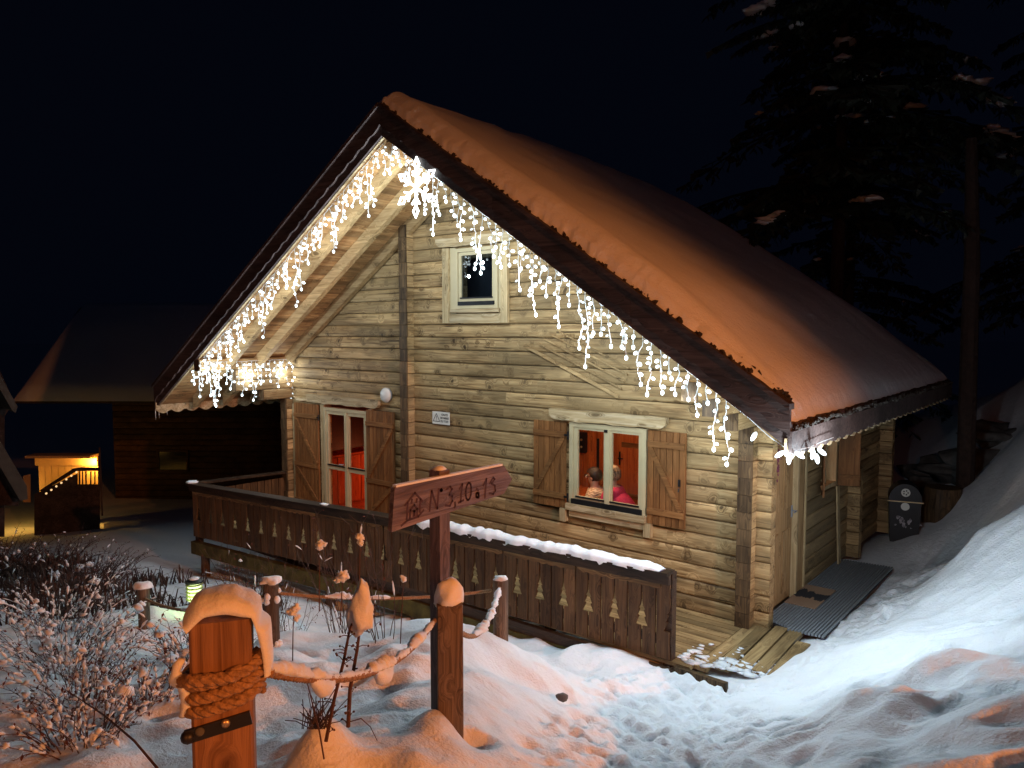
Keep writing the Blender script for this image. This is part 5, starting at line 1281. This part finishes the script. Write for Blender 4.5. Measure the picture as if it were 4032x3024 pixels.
for i in range(40):
    t_ = rnd.random(); q = Dp(704,1602,2.3).lerp(Dp(755,1362,2.38), t_) if i % 2 else Dp(752,1570,2.42).lerp(Dp(779,1345,2.42), t_)
    dd = Vector((rnd.gauss(0,1), rnd.gauss(0,1), rnd.uniform(-.2,1))).normalized()*rnd.uniform(.008,.05); b.tube([q, q+dd*.5+Vector((0,0,.004)), q+dd], [.002,.0015,.001], 3)
    b.blob(q+dd, .004, 1, (1,1,1), .3, i)
b.build('stalks', M['twig'], tw)
sn = MB(); 
tong = [(772,1268,.022),(768,1280,.038),(775,1300,.043),(778,1322,.040),(776,1345,.042),(782,1365,.046),(785,1255,.010)]
vs, fs = ICO[3]; c0 = Dp(777,1312,2.40)
out = []
for v in vs:
    q = Vector(v); k = 1+.38*mnoise.noise(q*2.1+Vector((3,1,0)))+.22*mnoise.noise(q*5)+.10*mnoise.noise(q*11)
    s_ = q.dot(cr)*.038*k*(1.0+.35*(-q.z)); out.append(c0+cr*(s_ + .012*max(0,q.z)) + cf*q.dot(cf)*.03*k + Vector((0,0,q.z*.088*k)))
sn.raw(out, fs); 
sn.build('snow_lump', M['capsnow'], tw, smooth=True)
# thin stalks and single stems near the balustrade with cotton like snow
for i, (bx, by, px, py, d, r_) in enumerate(((690,1230,690,1180,3.6,.020),(775,1260,778,1165,3.0,.016),(735,1260,742,1240,3.3,.024),(865,1300,872,1250,3.9,.016),(632,1350,634,1328,3.4,.022))):
    t = thing('snowy_weed', ["dry stem topped with a round white snow ball before the balustrade","dry stem with a pale pink snow tuft left of the arrow sign","bent stem with a long white snow sleeve","dry stem with small white tufts right next to the sign pole","short stem with a leaf shaped snow flake near the frosted post"][i], 'plant', Dp(bx, by+60, d))
    b = MB(); b.tube([Dp(bx, by+90, d), Dp((bx+px)/2, (by+py)/2+30, d), Dp(px, py, d)], [.003,.0025,.0015], 5); b.build('stem', M['twig'], t)
    m_ = MB()
    for q in range(6): m_.blob(Dp(px, py, d)+Vector((random.gauss(0,.4)*r_, random.gauss(0,.4)*r_, random.gauss(0,.6)*r_)), r_*random.uniform(.4,.8), 3, (1,1,1), .5, q+i*7)
    m_.build('snow_tuft', M['capsnow'], t, smooth=True)
for i, pp in enumerate((((1480,1.7),(270,1659),(330,1500),(215,1335)),)):
    pass
t = thing('long_dry_stem', "single long bare stem slanting across the snow left of the near post", 'plant', Dp(335,1655,2.2)); b = MB()
b.tube([Dp(340,1659,2.2), Dp(290,1600,2.3), Dp(225,1545,2.5), Dp(150,1495,2.8)], [.004,.0035,.003,.0015], 5); b.build('stem', M['twig'], t)
t = thing('snow_clump_weed', "dark tangled weed clump half buried in snow below the near rope", 'plant', Dp(680,1560,2.9)); st = MB(); rnd = random.Random(9)
for i in range(60):
    q = Dp(680+rnd.gauss(0,14), 1575, 2.9+rnd.gauss(0,.04)); e = q+Vector((rnd.gauss(0,.04), rnd.gauss(0,.04), rnd.uniform(.03,.13))); st.tube([q, q.lerp(e,.5)+Vector((rnd.gauss(0,.01),0,.01)), e], .002, 3, cap=False)
kind(st.build('stems', M['twigdark'], t), 'stuff')

# ------------------------------------------------------------------ neighbours
def far_chalet(label, X0, X1, Y0, Y1, zb_, ze, zr, windows=(), snow=.28, frame=((0,0,0),0)):
    # ridge runs along x; front wall faces -y
    t = thing('neighbour_chalet', label, 'chalet', Matrix.Rotation(frame[1], 4, 'Z') @ Vector(((X0+X1)/2, Y0, zb_)) + Vector(frame[0])); k = 0
    z = zb_
    while z < ze:
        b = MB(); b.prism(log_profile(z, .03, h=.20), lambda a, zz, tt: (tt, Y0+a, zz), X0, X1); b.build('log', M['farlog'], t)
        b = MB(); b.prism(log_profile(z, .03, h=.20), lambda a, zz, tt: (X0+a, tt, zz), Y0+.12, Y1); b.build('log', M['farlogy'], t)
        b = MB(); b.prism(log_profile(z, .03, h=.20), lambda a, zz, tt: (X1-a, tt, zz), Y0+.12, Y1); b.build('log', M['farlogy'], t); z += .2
    ym = (Y0+Y1)/2; ov = .9; X0w = X0; X0 = X0-1.95
    b = MB(); b.prism([(Y0-ov, ze-.1), (ym, zr), (Y1+ov, ze-.1), (Y1+ov, ze), (ym, zr+.12), (Y0-ov, ze)], lambda y, zz, x: (x, y, zz), X0-ov, X1+ov); b.build('roof', M['darkwood'], t)
    n1, n2 = 50, 40; bb = MB()
    for i in range(n1+1):
        for j in range(n2+1):
            u, v = i/n1, j/n2; x = X0-ov+(X1-X0+2*ov)*u; y = Y0-ov-.03+(Y1-Y0+2*ov+.06)*v; d = min(u*(X1-X0+2*ov), (1-u)*(X1-X0+2*ov), v*(Y1-Y0+2*ov), (1-v)*(Y1-Y0+2*ov))
            zz = ze + (zr+.12-ze)*(1-abs(y-ym)/((Y1-Y0)/2+ov)); tt = (1-(1-min(1, d/.45))**2.4)**.5
            bb.v.append((x, y, zz + snow*tt*(1+.25*mnoise.noise(Vector((x*.8, y*.8, 1))))-.06*math.exp(-((y-ym)/.4)**2)))
    for i in range(n1):
        for j in range(n2): a = i*(n2+1)+j; bb.f.append((a, a+n2+1, a+n2+2, a+1))
    bb.build('roof_snow', M['roofsnow'], t, smooth=True)
    t['_mx'] = 1
    for (x0, x1, z0, z1) in windows:
        b = MB(); frame_rect(b, x0, x1, z0, z1, .07, Y0-.08, Y0+.02); w = b.build('window', M['farlog'], t)
        b = MB(); b.box(x0+.07, x1-.07, Y0-.05, Y0-.044, z0+.07, z1-.07); b.build('pane', M['darkglass'], w)
    del t['_mx']
    Mx = Matrix.Translation(frame[0]) @ Matrix.Rotation(frame[1], 4, 'Z'); done = set()
    for o in list(t.children_recursive):
        if o.data.name not in done: o.data.transform(Mx); o.data.update(); done.add(o.data.name)
    return t
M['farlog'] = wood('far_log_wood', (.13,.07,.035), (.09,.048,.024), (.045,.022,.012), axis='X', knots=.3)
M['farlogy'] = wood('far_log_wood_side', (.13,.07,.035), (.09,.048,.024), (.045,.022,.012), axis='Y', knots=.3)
M['darkglass'] = plain('dark_glass', (.01,.012,.02), .1)
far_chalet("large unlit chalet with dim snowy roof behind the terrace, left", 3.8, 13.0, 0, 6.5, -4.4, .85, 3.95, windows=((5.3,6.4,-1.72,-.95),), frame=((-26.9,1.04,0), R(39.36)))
# lit porch between the neighbours
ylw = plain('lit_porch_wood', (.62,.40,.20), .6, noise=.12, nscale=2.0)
def Q(px, py, d): return Dp(px, py, d)
pc = thing('lit_porch', "glowing amber wooden shed wall at the far left behind a dark stair", 'shed', Q(150,1050,22))
A = Q(85,1062,22); B = Q(214,1062,22.0); ztop = Q(150,977,22).z; zlow = Q(150,1100,22).z; ex = (B-A); ex.z = 0; Lx = ex.length; ex.normalize(); en = Vector((ex.y, -ex.x, 0))
nP = 9
for i in range(nP):
    b = MB(); a = A+ex*(Lx*i/nP+.006); c = A+ex*(Lx*(i+1)/nP-.006); b.raw([(a.x,a.y,zlow),(c.x,c.y,zlow),(c.x,c.y,ztop-.12),(a.x,a.y,ztop-.12)]+[((a-en*.05).x,(a-en*.05).y,zlow),((c-en*.05).x,(c-en*.05).y,zlow),((c-en*.05).x,(c-en*.05).y,ztop-.12),((a-en*.05).x,(a-en*.05).y,ztop-.12)], [(0,1,2,3),(7,6,5,4),(0,4,5,1),(3,2,6,7)]); b.build('plank', ylw, pc)
b = MB(); b.bar(Vector((A.x,A.y,ztop-.06))-ex*.12+en*.15, Vector((B.x,B.y,ztop-.06))+en*.15, .5, .07); b.build('porch_roof', ylw, pc)
b = MB(); b.bar(Vector((A.x,A.y,ztop-.26))-ex*.06+en*.03, Vector((B.x,B.y,ztop-.26))+en*.03, .04, .22); b.build('porch_beam', ylw, pc)
b = MB(); p = A+ex*.40+en*.05; b.blob((p.x,p.y,zlow+.62), .035, 1, jit=0); b.build('door_knob', M['brass'], pc)
point_light("porch_lamp_light", Q(196,1000,21.70), 70, (1.0,.52,.09), .05)
point_light("yard_lamp_light", Q(22,1070,21.6), 26, (1.0,.52,.09), .05)
b = MB(); b.bar(Q(218,1040,22.1), Q(218,1040,20.9), .04, 1.9); b.build('spill_screen', M['darkwood'], pc)  # added panel that keeps the porch light from spilling over the ground
# dark stair with balusters in front of it
stc = thing('outdoor_stair', "dark outdoor stair with railing silhouetted before the amber wall", 'stairs', Q(120,1120,20.5))
d_ = 20.6
b = MB(); b.raw([Q(74,1180,d_), Q(74,1068,d_), Q(92,1058,d_), Q(158,1013,d_), Q(216,1013,d_), Q(216,1180,d_)], [(0,1,2,3,4,5)])
# solid stair cheek, split round the railing openings
def slab(poly, d0, d1, nm):
    bb = MB(); n = len(poly); bb.raw([Q(p[0], p[1], d0) for p in poly]+[Q(p[0], p[1], d1) for p in poly], [tuple(range(n)), tuple(range(n, 2*n))[::-1]]+[(i, n+i, n+(i+1) % n, (i+1) % n) for i in range(n)]); return bb.build(nm, M['darkwood'], stc)
slab([(74,1180),(74,1068),(92,1060),(168,1022),(168,1180)], d_, d_+.4, 'stair_cheek')
slab([(84,1060),(158,1012),(175,1009),(216,1010),(216,1017),(165,1018),(92,1062)], d_-.2, d_-.1, 'stair_handrail')
slab([(168,1046),(216,1046),(216,1180),(168,1180)], d_, d_+.3, 'landing')
for px in (172,178.5,186,196,205,213):
    slab([(px-1.6,1018),(px+1.6,1018),(px+1.6,1047),(px-1.6,1047)], d_-.12, d_-.05, 'baluster')
# lamps strung as small dots along the stair
for i in range(7):
    u = i/6; p = Q(100+ (165-100)*u, 1066+(1020-1066)*u, d_-.3); 
    b = MB(); b.blob(p, .03, 1, (1,1,1), .1, i); o = b.build('stair_light', M['stairdot'] if 'stairdot' in M else M.setdefault('stairdot', emit_mat('warm_dot', (1.0,.62,.28), 1.2)), None); tag(o, ["lowest","second lowest","third lowest","middle","third highest","second highest","highest"][i]+" tiny warm light of the slanting row up the dark far stair", "light", "tiny lights up the far stair")
# snowy yard wall lit amber and the corner of another house at the left frame edge
yw = thing('yard_shed', "amber lit wooden post and wall corner beside the dark stair, far left", 'shed', Q(60,1070,21))
b = MB(); bb = [(50,1028),(66,1024),(66,1085),(50,1085)]; n = 4
b.raw([Q(p[0], p[1], 21) for p in bb]+[Q(p[0], p[1], 21.4) for p in bb], [(0,1,2,3),(7,6,5,4),(0,4,5,1),(1,5,6,2),(2,6,7,3),(3,7,4,0)]); b.build('wall', ylw, yw)
lc = thing('left_edge_chalet', "dark chalet with two pale snowy roof edges cut off by the left frame", 'chalet', Q(-40,1000,13))
greypaint = plain('pale_verge_board', (.09,.095,.085), .6, noise=.2)
def lslab(poly, d0, d1, nm, mt_):
    bb = MB(); n = len(poly); bb.raw([Q(p[0], p[1], d0) for p in poly]+[Q(p[0], p[1], d0)+(cf-cr*.95)*(d1-d0) for p in poly], [tuple(range(n)), tuple(range(n, 2*n))[::-1]]+[(i, n+i, n+(i+1) % n, (i+1) % n) for i in range(n)]); return bb.build(nm, mt_, lc)
lslab([(-420,560),(-140,560),(0,800),(30,868),(10,900),(10,1160),(-420,1160)], 13.3, 18, 'wall', M['darkwood'])
lslab([(-150,540),(38,878),(34,892),(26,886),(-165,552)], 12.6, 18.5, 'roof', greypaint)
lslab([(-90,800),(58,1050),(60,1078),(44,1082),(-110,822)], 12.4, 13.3, 'porch_roof', greypaint)
lslab([(-110,824),(40,1082),(40,1092),(-110,1092)], 12.8, 13.3, 'porch_side', M['darkwood'])

# ------------------------------------------------------------------ trees
def pine(label, x, y, h, seed, n=70, reach=2.6, low=.12, snow=.07, dens=1.0, trunk_r=.16):
    rnd = random.Random(seed); z0 = gz(x, y)-.2; t = thing('pine_tree', label, 'tree', (x, y, z0), 'conifers on the slope behind the chalet')
    b = MB(); b.tube([(x, y, z0), (x+.05, y, z0+h*.4), (x, y+.05, z0+h)], [trunk_r, trunk_r*.7, .02], 10); b.build('trunk', M['bark'], t)
    nd = MB(); sn = MB()
    for i in range(n):
        u = low+(1-low)*(i/n); z = z0+h*u; a = rnd.uniform(0, 6.28); ln = reach*(1-u)**.75*rnd.uniform(.65,1.1)+.15
        d = Vector((math.cos(a), math.sin(a), .12)); p = Vector((x, y, z)); k = 7; pts = [p.copy()]
        for j in range(k): d = (d+Vector((rnd.gauss(0,.05), rnd.gauss(0,.05), -.09))).normalized(); p = p+d*ln/k; pts.append(p.copy())
        nd.tube(pts, [.022*(1-.8*q/k)*ln/2+.004 for q in range(k+1)], 4, cap=False)
        w = Vector((-math.sin(a), math.cos(a), 0))
        for j in range(1, k+1):
            q = pts[j]; sp = ln*.30*(1-.55*j/k)
            for s in (-1, 1):
                for r_ in range(int(7*dens)):
                    e = q + w*s*sp*rnd.uniform(.15,1.0) + (pts[j]-pts[j-1])*rnd.uniform(-.2,1.2) + Vector((0,0,-rnd.uniform(.05,.28)*sp-.02)); o2 = Vector((rnd.gauss(0,.03), rnd.gauss(0,.03), -rnd.uniform(.03,.07)))
                    m0 = q.lerp(e, rnd.uniform(.0,.6)); nd.raw([m0, e+o2, e-o2*.5], [(0,1,2)])
                    m1 = q.lerp(e, rnd.uniform(.2,.9)); nd.raw([m1, m1+Vector((rnd.gauss(0,.05), rnd.gauss(0,.05), -.13)), m1+Vector((rnd.gauss(0,.05),rnd.gauss(0,.05),-.03))], [(0,1,2)])
            if rnd.random() < snow: [sn.blob(pts[j-1].lerp(q, f_)+Vector((0,0,.04)), rnd.uniform(.06,.12), 2, (1.5,1.4,.5), .5, rnd.random()*90) for f_ in (.1,.45,.8,1.1)]
            if rnd.random() < snow*.4: sn.blob(q+w*rnd.choice((-1,1))*sp*.6+Vector((0,0,-.02)), rnd.uniform(.06,.13), 2, (1.2,1.2,.5), .4, rnd.random()*90)
    kind(nd.build('crown', M['needle'], t), 'stuff'); kind(sn.build('branch_snow', M['capsnow'], t, smooth=True), 'stuff')
_p = Dp(1800,700,14.0)
pine("tall pine with snow laden drooping boughs rising beyond the chalet roof", _p.x, _p.y, 15, 3, n=120, reach=4.7, low=.40)
pine("shadowy pine at the right edge with a reddish lit trunk", 4.2, 7.6, 13, 7, n=90, reach=2.8, low=.30, snow=.08)
pine("dark pine standing farther up the slope between two others", 2.6, 11.5, 15, 12, n=80, reach=3.2, low=.10, snow=.06)
pine("dim pine farthest back near the roof's rear end", -2.4, 12.5, 13, 21, n=80, reach=3.0, low=.08, snow=.05)
_q = Dp(2098,760,11.5); tk = MB(); tk.tube([Vector((_q.x, _q.y, gz(_q.x, _q.y)-.3)), Dp(2095,700,11.5), Dp(2100,560,11.5), Dp(2098,300,11.5)], [.13,.12,.11,.08], 10)
tt_ = thing('bare_tree', "bare reddish tree trunk standing at the right edge above the dark bank", 'tree', Dp(2098,760,11.5)); tk.build('trunk', M['bark'], tt_)
# dark rocks poking out of the snowy hillside
for i, (px, py, d, s_) in enumerate(((2040,925,13.5,.42),(2110,935,12.5,.5),(2170,905,12.5,.38),(2005,965,13.5,.3))):
    c = Dp(px, py, d); b = MB(); b.blob((c.x, c.y, gz(c.x, c.y)-.05), s_, 3, (1.3,1.0,.55), .5, i*4+2); lab = ["wide dark rock ledge poking from the snowy hillside","dark rock below the right hand trees","dark rock at the far right frame edge","small dark rock above the bin"][i]
    tag(b.build('dark_rock', M['concrete'], None, smooth=True), lab, 'rock', 'rocks in the hillside')
